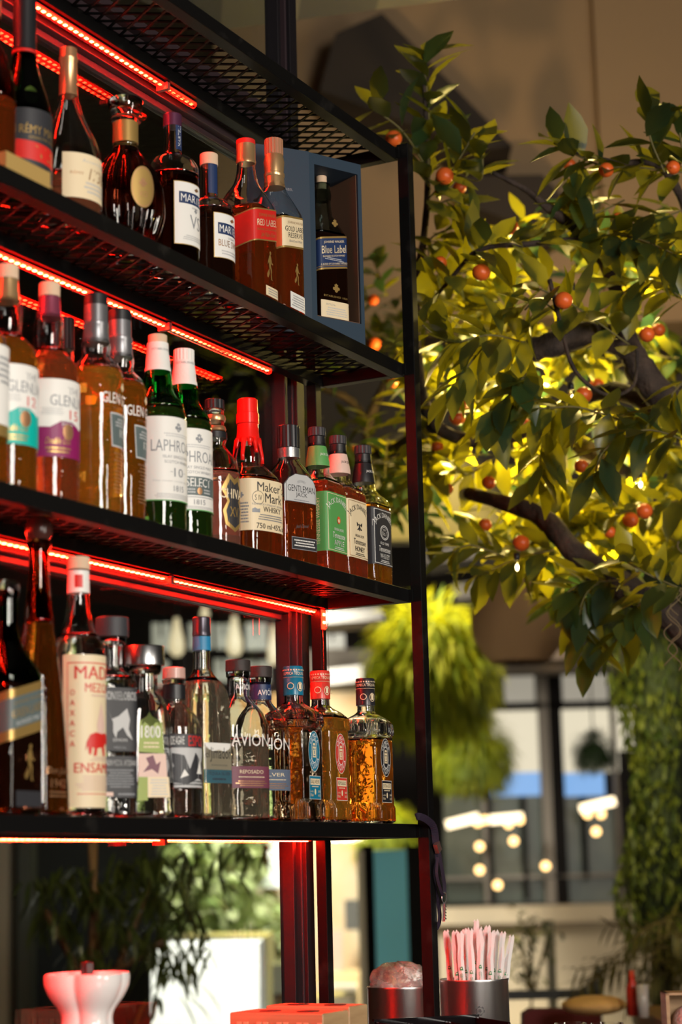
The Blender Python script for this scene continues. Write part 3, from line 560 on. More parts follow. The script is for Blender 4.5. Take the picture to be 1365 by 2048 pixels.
# ------------------------------------------------------------------ bottom shelf
jw('dark green whisky bottle with slanted dark label at the left of the bottom shelf', 3, 13, 1165, 274, 33, 158, DGREEN, BLACKL, 150, [('stopper', CLEAR, [(248, 12), (255, 15), (268, 16), (274, 12)])],
   [('q', -96, 92, 32, 150, GOLDP, .26), ('q', -96, 104, 32, 140, SLATE, .26), ('t', 'JOHNNIE WALKER', -26, 130, 28, 135, GOLDP, .26), ('t', 'GREEN LABEL', -28, 116, 30, 126, GOLDP, .26), ('t', 'BLENDED MALT', -22, 107, 26, 112, LGREY, .26), ('man', -8, 40, 14, 82, GOLDP), ('r', -22, 10, 28, 28, INK)], Y=.056)
B('tequila_bottle', 'very tall slim brown tequila bottle with round dark wooden stopper', 3, 78, 1035, [(0, 30, 30, 3.2), (3, 33, 33, 3.4), (60, 31, 31, 3.4), (160, 25, 25, 3), (230, 17, 17, 2.6), (290, 12.5, 12.5, 2.2), (330, 11.5, 11.5, 2)], BROWNG,
  [('stopper', P('dark_ball_wood', (.06, .02, .015), .25), [(334, 12), (337, 14.5), (342, 16.3), (352, 16.8), (359, 14.5), (364, 7), (365, 1)]), ('neck_ring', BROWNG, [(322, 13), (328, 15.5), (334, 13)])], (LQ('brown_amber', (.52, .16, .02), .96), 232),
  [('label', wrapmap(32.6, 32.6, 3.3), [('t', 'Don Julio', -24, 48, 20, 58, BRONZE, 0, 0, .4), ('t', '1942', -16, 34, 12, 44, BRONZE), ('ls', -20, 22, 16, 31, BRONZE, 2), ('t', '38%', 0, 8, 8, 11, BRONZE)])], rot=0)
def beast(cu, cv, s, m): return ('p', [(cu+s*x, cv+s*y) for x, y in ((-10, -8), (-8, -8), (-7, -2), (-5, -3), (-6, -9), (-3, -9), (-2, -3), (3, -2), (5, -9), (8, -9), (7, -1), (11, 2), (13, 0), (15, 3), (13, 8), (9, 10), (4, 9), (-4, 10), (-9, 8), (-12, 2), (-13, -5), (-11, -1))], m)
B('mezcal_bottle', 'clear mezcal bottle with tall cream label, red lettering and red animal', 3, 157, 1118, rnd_prof([(0, 30), (3, 33.5), (195, 34), (212, 31), (235, 20), (262, 14), (300, 12)]), CLEAR,
  [('cap', CORK, [(308, 14.5), (323, 14.2), (324, 13)]), ('neck_label', WHITE, [(278, 14.2), (306, 13.4)])], (WATER, 222),
  [('label', cyl(34), [('r', -52, 12, 50, 198, CREAM), ('r', -46, 28, -45, 188, RED), ('r', -46, 187, 46, 188.5, RED), ('r', -46, 28, 46, 29, RED), ('r', 45, 28, 46, 188, RED), ('t', 'MADRE', -37, 168, 37, 184, RED, 0, .03), ('t', 'MEZCAL', -24, 152, 24, 163, RED, 0, .02), ('tv', 'ACAXAO'[::-1][::-1], -40.5, 72, -40.4, 72.2, CREAM),
     ('p', [(-8, 112), (0, 140), (8, 112), (4, 92), (-4, 92)], PINKL), beast(-4, 88, 1.5, RED), ('t', 'ENSAMBLE', -37, 54, 37, 66, RED, 0, .02), ('ls', -36, 32, 36, 51, PINKL, 6), ('ls', -20, 146, 20, 150, PINKL, 1), ('ls', -18, 68, 18, 74, PINKL, 2)]
     + [('t', c, -42, 148-i*12.5, -36, 155-i*12.5, RED) for i, c in enumerate('OAXACA')] + [('e', -44, 24, 11, 12, CREAM), ('t', '3', -52, 16, -44, 28, RED)]), ('neck_print', cyl(14.2), [('p', [(-18, 284), (-8, 284), (-8, 300), (-18, 300)], RED)])], rot=0)
B('mezcal_bottle', 'square shouldered mezcal bottle with charcoal label and large black cap', 3, 224, 1238, [(0, 26, 19, 5), (3, 28, 21, 6), (168, 28, 21, 6), (182, 20, 17, 4), (190, 13, 13, 2), (228, 13, 13, 2)], CLEAR,
  [('cap', P('charcoal_cap', (.035, .035, .04), .55), [(230, 21.3), (254, 21.3), (255, 20)]), ('cap_collar', CLEAR, [(219, 17), (229, 18.5)])], (WATER, 176),
  [('label', wrapmap(28, 21, 6), [('r', -27, 84, 27, 164, INK), ('t', 'MONTELOBOS', -24, 148, 24, 159, LGREY, 0, .03), ('p', [(-16, 134), (-12, 124), (-2, 128), (10, 138), (14, 124), (12, 112), (18, 98), (10, 104), (4, 114), (-4, 108), (-6, 100), (-10, 108), (-10, 120)], LGREY), ('t', 'ESPADIN', -10, 96, 10, 100, LGREY), ('t', 'MEZCAL', -9, 87, 9, 90, GREY)]), ('lower_label', wrapmap(28, 21, 6), [('r', -27, 26, 27, 78, INK),
    ('t', 'ESPADIN MEZCAL ARTESANAL', -24, 66, 24, 73, LGREY, 0, .02), ('ls', -20, 38, 20, 62, GREY, 7), ('r', -25, 28, -10, 33, PINKL), ('ls', -6, 28, 24, 33, GREY, 1)])], rot=-27)
def p1800(t): pass
B('tequila_bottle', 'clear tapering tequila bottle with green topped label and broad silver cap', 3, 289, 1295, [(0, 33, 24, 4), (3, 36, 27, 4.5), (60, 34, 25, 4.5), (140, 28, 22, 4), (158, 22, 19, 3), (166, 17, 16, 2), (198, 17, 16, 2)], CLEAR,
  [('cap', P('brushed_silver', (.62, .62, .63), .28, 1), [(200, 26.4), (223, 26.4), (225, 25)]), ('cap_collar', CLEAR, [(188, 19), (192, 22), (199, 23)])], (WATER, 44),
  [('label', wrapmap(34, 25, 4.3, lambda v: 1.16-.0021*v), [('p', [(-18, 86), (18, 84), (17, 124), (2, 132), (-2, 138), (-6, 132), (-17, 126)], OLIVE), ('t', '1800', -15, 104, 14, 120, WHITE, 0, .05), ('ls', -13, 90, 13, 100, CREAM, 2), ('r', -18, 54, 20, 84, PINKL), ('p', [(-12, 60), (-4, 70), (-8, 78), (2, 82), (6, 70), (12, 74), (8, 58), (0, 64)], PLUM), ('r', -18, 24, -6, 54, OLIVE), ('r', -6, 28, 22, 54, CREAM), ('ls', -3, 30, 20, 52, LGREY, 6)])], rot=-36)
B('tequila_bottle', 'squat round tequila bottle with glass stopper, black band and engraved grey art', 3, 348, 1337, rnd_prof([(0, 32), (3, 36), (120, 36), (136, 31), (148, 20), (155, 14.5), (180, 14)]), CLEAR,
  [('stopper', P('rose_stopper', (.55, .33, .28), .3), [(188, 15.5), (202, 15.2), (203, 13)]), ('stopper_lip', CLEAR, [(181, 15), (186, 16.5)]), ('neck_band', BLACK, [(160, 15.4), (179, 15.2)])], (WATER, 44),
  [('label', cyl(36), [('r', -48, 94, 50, 112, INK), ('t', 'PURO DE AGAVE', -42, 98, -14, 109, WHITE), ('t', 'ESPOLON', -8, 96, 44, 110, RED, 0, .03), ('r', -48, 42, 50, 94, LGREY), ('p', [(-40, 50), (-28, 70), (-34, 88), (-14, 84), (-6, 66), (4, 88), (18, 74), (30, 90), (24, 60), (36, 48), (8, 54), (-10, 46)], INK), ('p', [(-20, 54), (-14, 66), (-8, 58)], WHITE), ('p', [(6, 60), (14, 80), (20, 60)], WHITE), ('ls', -44, 44, 44, 52, INK, 2), ('ls', -46, 78, -30, 92, INK, 4)])], rot=-14)
B('tequila_bottle', 'tall square clear tequila bottle with black cap and white and blue label', 3, 403, 1238, [(0, 27, 27, 6), (3, 31, 31, 7), (162, 29, 29, 7), (182, 25, 25, 5), (198, 15, 15, 3), (206, 12, 12, 2), (250, 11.5, 11.5, 2)], CLEAR,
  [('cap', P('dark_metal_cap', (.06, .055, .07), .3, .6), [(252, 12.7), (256, 13.2), (258, 12.6), (277, 12.6), (278, 11)]), ('neck_band', BLUE, [(232, 12.8), (251, 12.6)])], (PALE, 190),
  [('label', wrapmap(30, 30, 7), [('r', -27, 68, 27, 104, WHITE), ('t', 'el', -25, 84, -18, 94, INK), ('t', 'Jimador', -17, 78, 24, 98, INK, 0, .0), ('ls', -16, 72, 18, 76, LGREY, 1), ('r', -27, 50, 27, 68, BLUE), ('t', 'TEQUILA SILVER', -22, 60, 22, 65, NAVY), ('ls', -18, 53, 18, 58, NAVY, 1)])], rot=-12, n=56)
def avion(label, capx, yt, liq, low, txt, Y=.066, band=None):
    B('tequila_bottle', label, 3, capx, yt, [(0, 34, 26, 4), (3, 38, 30, 4.5), (130, 38, 30, 4.5), (150, 33, 27, 3.6), (166, 22, 20, 2.6), (176, 16, 16, 2), (204, 15.5, 15.5, 2)], CLEAR,
      [('cap', P('black_wood', (.03, .022, .02), .6, bump=(60, .6, .002)), [(211, 18), (226, 18), (227, 17)]), ('neck_glass_lip', CLEAR, [(203, 17), (210, 17.4)])] + ([('neck_band', band, [(178, 16.4), (200, 16)])] if band else []), (liq, 112),
      [('label', wrapmap(38, 30, 4.5), [('t', 'AVIÓN', -32, 104, 32, 126, WHITE, 0, .0), ('r', -34, 46, 34, 76, low), ('t', txt, -20, 66, 20, 71, CREAM), ('ls', -24, 60, 24, 62.5, CREAM, 1), ('ls', -28, 48, 28, 57, BRONZE, 3)]), ('neck_print', wrapmap(16.6, 16.6, 2), [('t', 'AVIÓN', -14, 184, 14, 194, WHITE)])], rot=-24, Y=Y)
avion('rounded clear tequila bottle with dark plum REPOSADO band and black wooden cap', 476, 1322, PALE, PLUM, 'REPOSADO')
avion('rounded clear tequila bottle with grey blue SILVER band and navy neck', 520, 1332, WATER, P('blue_grey_label', (.10, .13, .19), .5), 'SILVER', .086, NAVY)
def olmeca(label, capx, yt, col, glass, liq, lev, name):
    a = 33
    def mod(th, z):
        z *= 1000
        if 5 < z < 30 or 142 < z < 163: return 1+.055*math.cos(th*32)
        return 1
    def faces(t):
        b = MB(); rr = random.Random(5)                      # moulded relief on the two side faces and the back
        b.build  # (kept as geometry below)
        for sgn in (-1, 1):
            for i in range(70):
                y = rr.uniform(-.024, .024); z = rr.uniform(.036, .136); l = rr.uniform(.005, .012); an = rr.uniform(0, PI); x = sgn*(.0331)
                d = Vector((0, math.cos(an), math.sin(an)))*l/2; n_ = Vector((0, -math.sin(an), math.cos(an)))*.0016
                c = Vector((x, y, z)); o_ = Vector((sgn*.0016, 0, 0))
                b.add([c-d, c+n_, c+d, c-n_, c+o_], [(0, 1, 4), (1, 2, 4), (2, 3, 4), (3, 0, 4)])
        b.build('relief_pattern', CLEAR, t)
    B('tequila_bottle', label, 3, capx, yt, [(0, 29, 29, 6), (4, 33, 33, 8), (138, 33, 33, 8), (140, 34, 34, 8), (158, 33, 33, 7), (166, 28, 28, 5), (174, 17, 17, 3), (178, 14, 14, 2), (205, 13, 13, 2)], CLEAR,
      [('cap', col, [(188, 15.3), (213, 15.2), (214, 14.4), (215, 15.2), (229, 15.2), (231, 14.2)])], (liq, lev),
      [('label', wrapmap(33, 33, 8), [('e', 0, 104, 17, 30, WHITE), ('e', 0, 104, 16.3, 29.2, col), ('e', 0, 104, 9.2, 17.5, WHITE, .92), ('ta', 'OLMECA', 0, 104, 10.5, 5, 150, 30, WHITE, 1.72), ('ta', 'TEQUILA', 0, 104, 10.5, 5, 205, 335, WHITE, 1.72),
          ('p', [(-5, 95), (5, 95), (5.5, 110), (3, 116), (-3, 116), (-5.5, 110)], CREAM), ('r', -3.6, 106, -.8, 108, col), ('r', .8, 106, 3.6, 108, col), ('r', -1, 100, 1, 105, col), ('r', -2.8, 97, 2.8, 98.4, col), ('r', -4, 111, 4, 112.4, col),
          ('r', -17, 34, 17, 68, WHITE), ('r', -16.4, 34.6, 16.4, 67.4, col), ('r', -14, 55, 14, 64, CREAM), ('t', name, -12.5, 57, 12.5, 62.4, INK, 0, .02), ('ls', -12, 51, 12, 54, CREAM, 1), ('e', 0, 45, 2.4, 4.4, CREAM), ('t', 'Cont Net', -15, 44, -6, 47, CREAM), ('t', '750ml', -15, 38, -6, 42, CREAM), ('t', '38%', 8, 44, 15, 47, CREAM), ('t', 'Alc.Vol.', 8, 38, 15, 42, CREAM)]),
       ('cap_print', wrapmap(15.3, 15.3, 2), [('t', 'OLMECA TEQUILA', -34, 217, 4, 222, CREAM), ('r', -40, 214, 40, 214.4, CREAM)] + [('r', -40+i*4, 224, -38+i*4, 226, CREAM) for i in range(20)] + [('e', -20, 201, 5, 5, CREAM, .8), ('e', -6, 200, 4.5, 7, CREAM, .85), ('e', 10, 201, 5, 5, CREAM, .8), ('r', -8, 196, -4, 205, CREAM)])], rot=0, n=192, mod=mod, extra=faces)
olmeca('square fluted tequila bottle with teal blue cap and SILVER label', 586, 1333, paint('olmeca_blue', (.01, .17, .29), .3), CLEAR, LQ('silver_tequila', (.98, .80, .55), 1), 150, 'SILVER')
olmeca('square fluted tequila bottle with red cap and orange red REPOSADO label', 640, 1345, paint('olmeca_red', (.62, .045, .03), .3), CLEAR, GOLD, 158, 'REPOSADO')
olmeca('square fluted tequila bottle with black cap, EXTRA AGED, nearest the front post', 730.5, 1359, paint('olmeca_black', (.02, .02, .025), .3), CLEAR, AMBER, 132, 'EXTRA AGED')
# ------------------------------------------------------------------ on the counter
def tint(t, c): return t
def steel_tin(px0, px1, py, z, label, h):
    a, c = atZ(px0, py, z), atZ(px1, py, z); r = (a-c).length/2; ctr = (a+c)/2+FH*r*.3
    t = thing('steel_tin', (ctr.x, ctr.y, z-h), label, 'container', math.atan2(-FH.y, -FH.x)+PI/2)
    b = MB(); pr = [(0, r-.002), (.002, r), (h-.004, r), (h-.002, r+.0012), (h, r+.0006), (h, r-.0015), (h-.004, r-.002), (.003, r-.002)]
    b.rings([(z_, q, q, 2) for z_, q in pr], 64, cap1=True); o = b.build('body', P('brushed_steel', (.78, .76, .74), .33, 1), t)
    md = o.modifiers.new('edge', 'EDGE_SPLIT'); md.split_angle = math.radians(50)
    return t, ctr, r
tinL, cL, rL = steel_tin(740, 860, 1973, 1.24, 'brushed steel tin holding crumpled clear plastic, behind the front post', .12)
tinR, cR, rR = steel_tin(885, 1015, 1958, 1.252, 'brushed steel tin full of paper wrapped straws, right of the front post', .132)
A = Art(wrapmap(rR*1000, rR*1000, 2)); A.run([('e', 5, 84, 6, 6, INK, .93), ('cr', 5, 84, 3.2, INK)]+[('e', 5+6.8*math.cos(k), 84+6.8*math.sin(k), .8, .8, INK) for k in range(0, 12)]); A.build('round_emblem', tinR)
# crumpled plastic
rr = random.Random(3); b = MB(); n, k = 40, 14; vs = []
for i in range(k+1):
    for j in range(n):
        th = 2*PI*j/n; ph = PI/2*i/k
        wv = 1+.07*math.sin(th*5+ph*7)+.05*math.sin(th*11+ph*5)+rr.uniform(-.02, .02)
        vs.append((rL*.93*math.cos(ph)**.6*math.cos(th)*min(wv, 1.0 if i < 3 else 1.05), rL*.93*math.cos(ph)**.6*math.sin(th)*min(wv, 1.0 if i < 3 else 1.05), .036*math.sin(ph)*wv))
b.add(vs, [(i*n+j, i*n+(j+1) % n, (i+1)*n+(j+1) % n, (i+1)*n+j) for i in range(k) for j in range(n)], 0, True)
o = b.build('plastic_bag', P('plastic_film', (.95, .88, .84), .12, 0, .75, 1.25, bump=(70, 1, .006))); o.location = (cL.x, cL.y, 1.2405)
tag(o, 'crumpled clear plastic wrapping bulging out of the left steel tin', 'bag')
# wrapped straws
PAPER = P('straw_paper', (.80, .76, .74), .7, bump=(500, .3, .0004)); SGRN = P('straw_green_print', (.02, .26, .08), .6)
spec = [(-.040, .012, .06, 0), (-.034, -.022, .060, .04), (-.024, -.03, .058, .02), (-.016, .004, .061, .03), (-.006, -.028, .062, .01), (.002, .0, .075, .03), (.010, -.03, .064, .0), (.018, -.010, .066, .04), (.024, -.024, .058, .03), (.030, .008, .058, .05), (.034, -.012, .056, .09), (.040, .002, .05, .14), (-.010, .02, .062, .02), (.012, .024, .058, .03)]
for i, (ux, uy, zz, ln) in enumerate(spec):
    rr = random.Random(i); base = cR+RH*ux*.75+FH*uy*.8; base.z = 1.252-.125; top = cR+RH*(ux*1.05+ln*.16)+FH*uy; top.z = 1.252+zz*1.05+.012
    ax = (top-base).normalized(); side = RH-ax*RH.dot(ax); side.normalize(); bk = ax.cross(side)
    o_ = thing('wrapped_straw', base, ['white paper wrapped straw standing at the left rim of the tin', 'paper wrapped straw with green print standing in the packed tin', 'white paper wrapped straw leaning out to the right of the tin'][0 if i == 0 else 2 if ux > .03 else 1], 'straw', 0, 'paper wrapped straws in the steel tin')
    L = (top-base).length; b = MB(); hw = .0052; pts = []; ns = 10
    for s_ in range(ns+1):
        f = s_/ns; wv = .0009*math.sin(f*17+i*2); wd = hw*(1 if f < .86 else 1+.25*math.sin((f-.86)*40+i)); dp = .0026 if f < .86 else .0008
        c = ax*L*f+side*wv+bk*(.001*math.sin(f*9+i)+(.0016*math.sin(i*3+f*60) if f > .86 else 0))
        pts += [c-side*wd, c-bk*dp, c+side*wd, c+bk*dp]
    b.add(pts, [(s_*4+q, s_*4+(q+1) % 4, s_*4+4+(q+1) % 4, s_*4+4+q) for s_ in range(ns) for q in range(4)]+[(3, 2, 1, 0), (ns*4, ns*4+1, ns*4+2, ns*4+3)], 0)
    jag = ax*L; b.add([jag-side*hw, jag-side*hw*.4+ax*.004, jag, jag+side*hw*.5+ax*.005, jag+side*hw, jag-bk*.0008], [(0, 5, 1), (1, 5, 2), (2, 5, 3), (3, 5, 4)], 0)
    b.build('paper_wrapper', PAPER, o_)
    tx = rr.uniform(.60, .66)
    A = Art(lambda u, v, d: tuple(ax*v*mm+side*u*mm-bk*(.0028+d*.6*mm))); v0 = L*1000*tx-14
    A.run([('tv', 'BIOFASED', -2.6, v0, 1.4, v0+19, SGRN), ('p', [(-3, v0+24), (2.5, v0+24), (1, v0+30), (-2, v0+29)], SGRN), ('e', -.5, v0+27, 1.2, 1.2, PAPER)]); A.build('green_print', o_)
# wooden blocks
WOOD = P('oak_block', (.50, .33, .17), .5, noise=(9, (.30, .17, .08), (.3, .8), (1, .12, 6)))
def block(x0, y0, x1, y1, z0, z1, label):
    t = thing('wooden_block', ((x0+x1)/2, (y0+y1)/2, z0), label, 'block', 0, 'stacked wooden holders')
    b = MB(); hx, hy = (x1-x0)/2, (y1-y0)/2; b.box((-hx, -hy, 0), (hx, hy, z1-z0)); o = b.build('body', WOOD, t); md = o.modifiers.new('bevel', 'BEVEL'); md.width = .0015
    b = MB(); n = 14                            # finger slats on the long face
    for i in range(n):
        if (i*7) % 3 == 1: continue
        y = -hy+(i+.5)*2*hy/n; b.box((-hx-.0012, y-hy/n*.7, .012), (-hx, y+hy/n*.7, z1-z0-.012))
    o = b.build('slat', P('oak_slat', (.62, .42, .24), .45), t); o['kind'] = 'stuff'
    for k in (-.03, .03):
        b = MB(); b.rings([(z1-z0, .016, .016, 2), (z1-z0+.0006, .016, .016, 2)], 24); bb = b.build('dark_recess', P('recess', (.03, .015, .01), .7), t); bb.location = (0, k, 0)
block(-.41, -.048, -.335, .100, COUNTER, 1.240, 'long wooden block with slatted side, nearest of the two on the counter')
block(-.318, -.040, -.262, .095, COUNTER, 1.243, 'second wooden block standing behind the slatted one')
# ceramic tiki-like mug: three fused lobes
t = thing('ceramic_vessel', (-.785, .075, COUNTER), 'glossy white lobed ceramic vessel lit red, at the lower left', 'vessel', 1.05)
b = MB(); prv = [(0, .050), (.004, .054), (.05, .052), (.09, .045), (.12, .037), (.137, .0315), (.150, .034), (.165, .045), (.178, .0515), (.188, .053), (.193, .0525), (.1945, .050), (.190, .047), (.17, .042), (.14, .026)]
prv2 = curve(prv, 3)
def lobes(th, z): return .80+.22*abs(math.cos(2*th))**.6
b.rings([(z, r, r, 2) for z, r in prv2], 90, mod=lobes); b.build('body', P('white_glaze', (.83, .78, .76), .16, coat=.6), t)
b = MB(); b.box((-.008, -.006, .14), (.008, .006, .208)); o = b.build('black_stopper', BLACK, t); md = o.modifiers.new('b', 'BEVEL'); md.width = .002
# black tray
tr = thing('bar_tray', (-.12, -.075, 1.20), 'glossy black plastic bar caddy in front of the steel tins', 'tray', -.76)
b = MB(); GL = P('gloss_black', (.008, .007, .008), .08)
for a, c in (((-.082, -.10, -.08), (.082, .03, -.076)), ((-.082, .026, -.076), (.082, .03, .012)), ((-.082, -.10, -.076), (.082, -.096, .006)), ((-.082, -.10, -.076), (-.078, .03, .010)), ((.078, -.10, -.076), (.082, .03, .010))): b.box(a, c)
for x in (-.03, .03): b.box((x-.0015, -.096, -.076), (x+.0015, .026, .006))
o = b.build('body', GL, tr); md = o.modifiers.new('b', 'BEVEL'); md.width = .0015
b = MB(); b.box((-.084, .024, .010), (.084, .032, .0135)); o = b.build('rim', GL, tr)
# lanyard on the front post
ly = thing('lanyard', (.012, -.012, 1.5), 'purple fabric lanyard with metal clip and key looped round the front post', 'lanyard')
def strap(pts, name, mat, w=.0075, th=.0012):
    b = MB(); pts = curve(pts, 6); vs = []
    for i, p in enumerate(pts):
        p = Vector(p); d = (Vector(pts[min(i+1, len(pts)-1)])-Vector(pts[max(i-1, 0)])).normalized(); s_ = d.cross(FH).normalized(); nn = s_.cross(d)
        vs += [p-s_*w/2-nn*th, p+s_*w/2-nn*th, p+s_*w/2+nn*th, p-s_*w/2+nn*th]
    n = len(pts); b.add(vs, [(i*4+q, i*4+(q+1) % 4, i*4+4+(q+1) % 4, i*4+4+q) for i in range(n-1) for q in range(4)]+[(3, 2, 1, 0), (n*4-4, n*4-3, n*4-2, n*4-1)], 0, False)
    return b.build(name, mat, ly)
LP = P('purple_strap', (.016, .007, .022), .75, bump=(900, .5, .0005))
o0 = Vector(ly.location)
def pp(px, py, d=-.03): q = atY(px, py, d); return tuple(q-o0)
strap([pp(833, 1634, -.026), pp(840, 1633, -.027), pp(855, 1640, -.029), pp(868, 1655, -.028), pp(873, 1690, -.026), pp(878, 1720, -.025)], 'neck_loop', LP, .011)
strap([pp(873, 1715, -.02), pp(866, 1740, -.02), pp(870, 1775, -.02), pp(878, 1810, -.018), pp(880, 1840, -.018), pp(872, 1858, -.018), pp(866, 1835, -.018), pp(870, 1790, -.018)], 'strap_end', LP, .006)
strap([pp(877, 1700, -.027), pp(884, 1735, -.028), pp(889, 1765, -.028), pp(890, 1785, -.028)], 'strap', LP, .0055)
strap([pp(876, 1715, -.030), pp(874, 1748, -.031), pp(882, 1780, -.031), pp(887, 1790, -.031)], 'strap', LP, .0045)
b = MB(); a_ = Vector(pp(873, 1686, -.0285)); c_ = Vector(pp(878, 1703, -.0285)); b.bar(a_, c_, .007, .012); b.build('crimp', P('copper_crimp', (.7, .42, .36), .3, .9), ly)
b = MB(); b.tube([pp(889+5*math.cos(k*.7), 1795+11*math.sin(k*.7), -.029) for k in range(10)], .0011, 6); b.build('metal_clip', SILV, ly)
b = MB(); b.bar(pp(889, 1806, -.029), pp(888, 1843, -.029), .0042, .0016); 
for k in range(5): b.bar(pp(891, 1812+6*k, -.029), pp(892.5, 1814+6*k, -.029), .002, .0016)
b.build('key', SILV, ly)

# ------------------------------------------------------------------ the hall: shell
UPZ = Vector((0, 0, 1))
def frame_pt(p): return p
def vb(b, px0, py0, px1, py1, Dh, dep=.05, m=0):
    cx, cyy = (px0+px1)/2, (py0+py1)/2
    l, r, tp, bt = V(px0, cyy, Dh), V(px1, cyy, Dh), V(cx, py0, Dh), V(cx, py1, Dh)
    bt.z = max(bt.z, 0); c = (l+r)/2; c.z = (tp.z+bt.z)/2; c = c+FH*dep/2
    b.obox(c, RH*abs((r-l).dot(RH))/2, FH*dep/2, UPZ*(tp.z-bt.z)/2, m)
def vpoly(b, pts, Dh, dep=.2, m=0):
    f = [V(x, y, Dh) for x, y in pts]; k = len(f); g = [p+FH*dep for p in f]
    b.add(f+g, [tuple(range(k))[::-1], tuple(range(k, 2*k))]+[(i, (i+1) % k, k+(i+1) % k, k+i) for i in range(k)], m)
def hp(d, s, z): p = CAM+FH*d+RH*s; return Vector((p.x, p.y, z))
def plate(name, cs, mat, dz=.05):
    b = MB(); k = len(cs); b.add(list(cs)+[c+Vector((0, 0, dz)) for c in cs], [tuple(range(k))[::-1], tuple(range(k, 2*k))]+[(i, (i+1) % k, k+(i+1) % k, k+i) for i in range(k)], 0); return struct(name, b, mat)
FL = P('hall_floor', (.10, .08, .06), .5, noise=(3, (.16, .12, .09), (.4, .7)))
plate('floor', [hp(-4, -9, -.05), hp(-4, 9, -.05), hp(14, 9, -.05), hp(14, -9, -.05)], FL)
plate('ceiling', [hp(-4, -9, 4.7), hp(-4, 9, 4.7), hp(14, 9, 4.7), hp(14, -9, 4.7)], P('hall_ceiling', (.05, .042, .036), .8))
DKW = P('dark_wall', (.05, .042, .038), .8)
for nm, a, c in (('wall_back', hp(13.5, -9, 0), hp(13.5, 9, 0)), ('wall_left', hp(-4, -8.8, 0), hp(14, -8.8, 0)), ('wall_right', hp(-4, 8.8, 0), hp(14, 8.8, 0)), ('wall_front', hp(-3.9, -9, 0), hp(-3.9, 9, 0))):
    b = MB(); d = (c-a).normalized(); n_ = Vector((-d.y, d.x, 0)); b.obox((a+c)/2+UPZ*2.35, (c-a)/2, n_*.05, UPZ*2.35); struct(nm, b, DKW)
# tan bulkhead high on the right, with two dark prisms modelling cast shadows, and a seam
TAN = P('tan_plaster', (.40, .27, .15), .8, bump=(60, .1, .001))
b = MB(); vb(b, 430, -260, 1194, 640, 6.3, .2); vb(b, 1196, -260, 1700, 640, 6.25, .25); struct('wall_upper_right', b, TAN)
b = MB(); vpoly(b, [(672, 66), (765, 26), (1025, 292), (960, 300), (735, 215), (640, 180)], 6.0, .26); tag(b.build('duct_or_shadow', P('wall_shadow_dark', (.035, .026, .02), .7)), 'dark angular prism modelling a cast shadow on the tan wall above the tree', 'duct', 'shadow prisms on the tan wall')
b = MB(); vpoly(b, [(930, 352), (1085, 349), (1170, 440), (1080, 462), (940, 410)], 6.0, .26); tag(b.build('duct_or_shadow', P('wall_shadow_dark', (.035, .026, .02), .7)), 'smaller dark prism modelling a cast shadow behind the orange tree branches', 'duct', 'shadow prisms on the tan wall')
STR = P('striped_panel', (.34, .32, .33), .8)
nt = STR.node_tree; tc = nt.nodes.new('ShaderNodeTexCoord'); wv = nt.nodes.new('ShaderNodeTexWave'); wv.inputs['Scale'].default_value = .9; mp_ = nt.nodes.new('ShaderNodeMapping'); mp_.inputs['Rotation'].default_value = (0, 0, 1.0)
rp = nt.nodes.new('ShaderNodeValToRGB'); rp.color_ramp.interpolation = 'CONSTANT'; rp.color_ramp.elements[0].color = (.11, .105, .12, 1); rp.color_ramp.elements[1].color = (.20, .18, .175, 1); rp.color_ramp.elements[1].position = .5
nt.links.new(tc.outputs['Object'], mp_.inputs[0]); nt.links.new(mp_.outputs[0], wv.inputs[0]); nt.links.new(wv.outputs['Fac'], rp.inputs[0]); nt.links.new(rp.outputs[0], nt.nodes['Principled BSDF'].inputs['Base Color'])
zs = 3.35; cs = [atZ(x, y, zs) for x, y in ((935, -4), (428, 62), (245, -14), (245, -260), (935, -260))]
b = MB(); k = 5; b.add(cs+[c+UPZ*.06 for c in cs], [tuple(range(k))[::-1], tuple(range(k, 2*k))]+[(i, (i+1) % k, k+(i+1) % k, k+i) for i in range(k)], 0)
tag(b.build('ceiling_baffle', STR), 'pale grey striped panel hanging at the top edge', 'ceiling panel')
# dark soffit and services between the bulkhead and the far windows
b = MB(); vb(b, 560, 640, 1500, 1075, 7.3, .1); vb(b, 560, 1290, 1500, 1345, 9.6, .2); struct('trim_1', b, P('soffit', (.09, .075, .06), .8))
GD = P('grey_duct', (.08, .074, .064), .6)
for i, (q, lab) in enumerate((([(838, 1098), (1005, 1085), (1010, 1108), (850, 1130)], 'pale grey duct just under the orange tree'), ([(905, 1168), (985, 1160), (985, 1188), (915, 1200)], 'short pale duct left of the tan dome lamp'), ([(640, 1222), (760, 1215), (770, 1238), (640, 1248)], 'pale duct behind the shelf end, above the big fern'), ([(655, 1338), (726, 1330), (726, 1362), (655, 1370)], 'pale block behind the shelf end, level with the fern'))):
    b = MB(); vpoly(b, q, 8.2, .3); tag(b.build('duct_or_shadow', GD), lab, 'duct', 'pale ducts under the far ceiling')
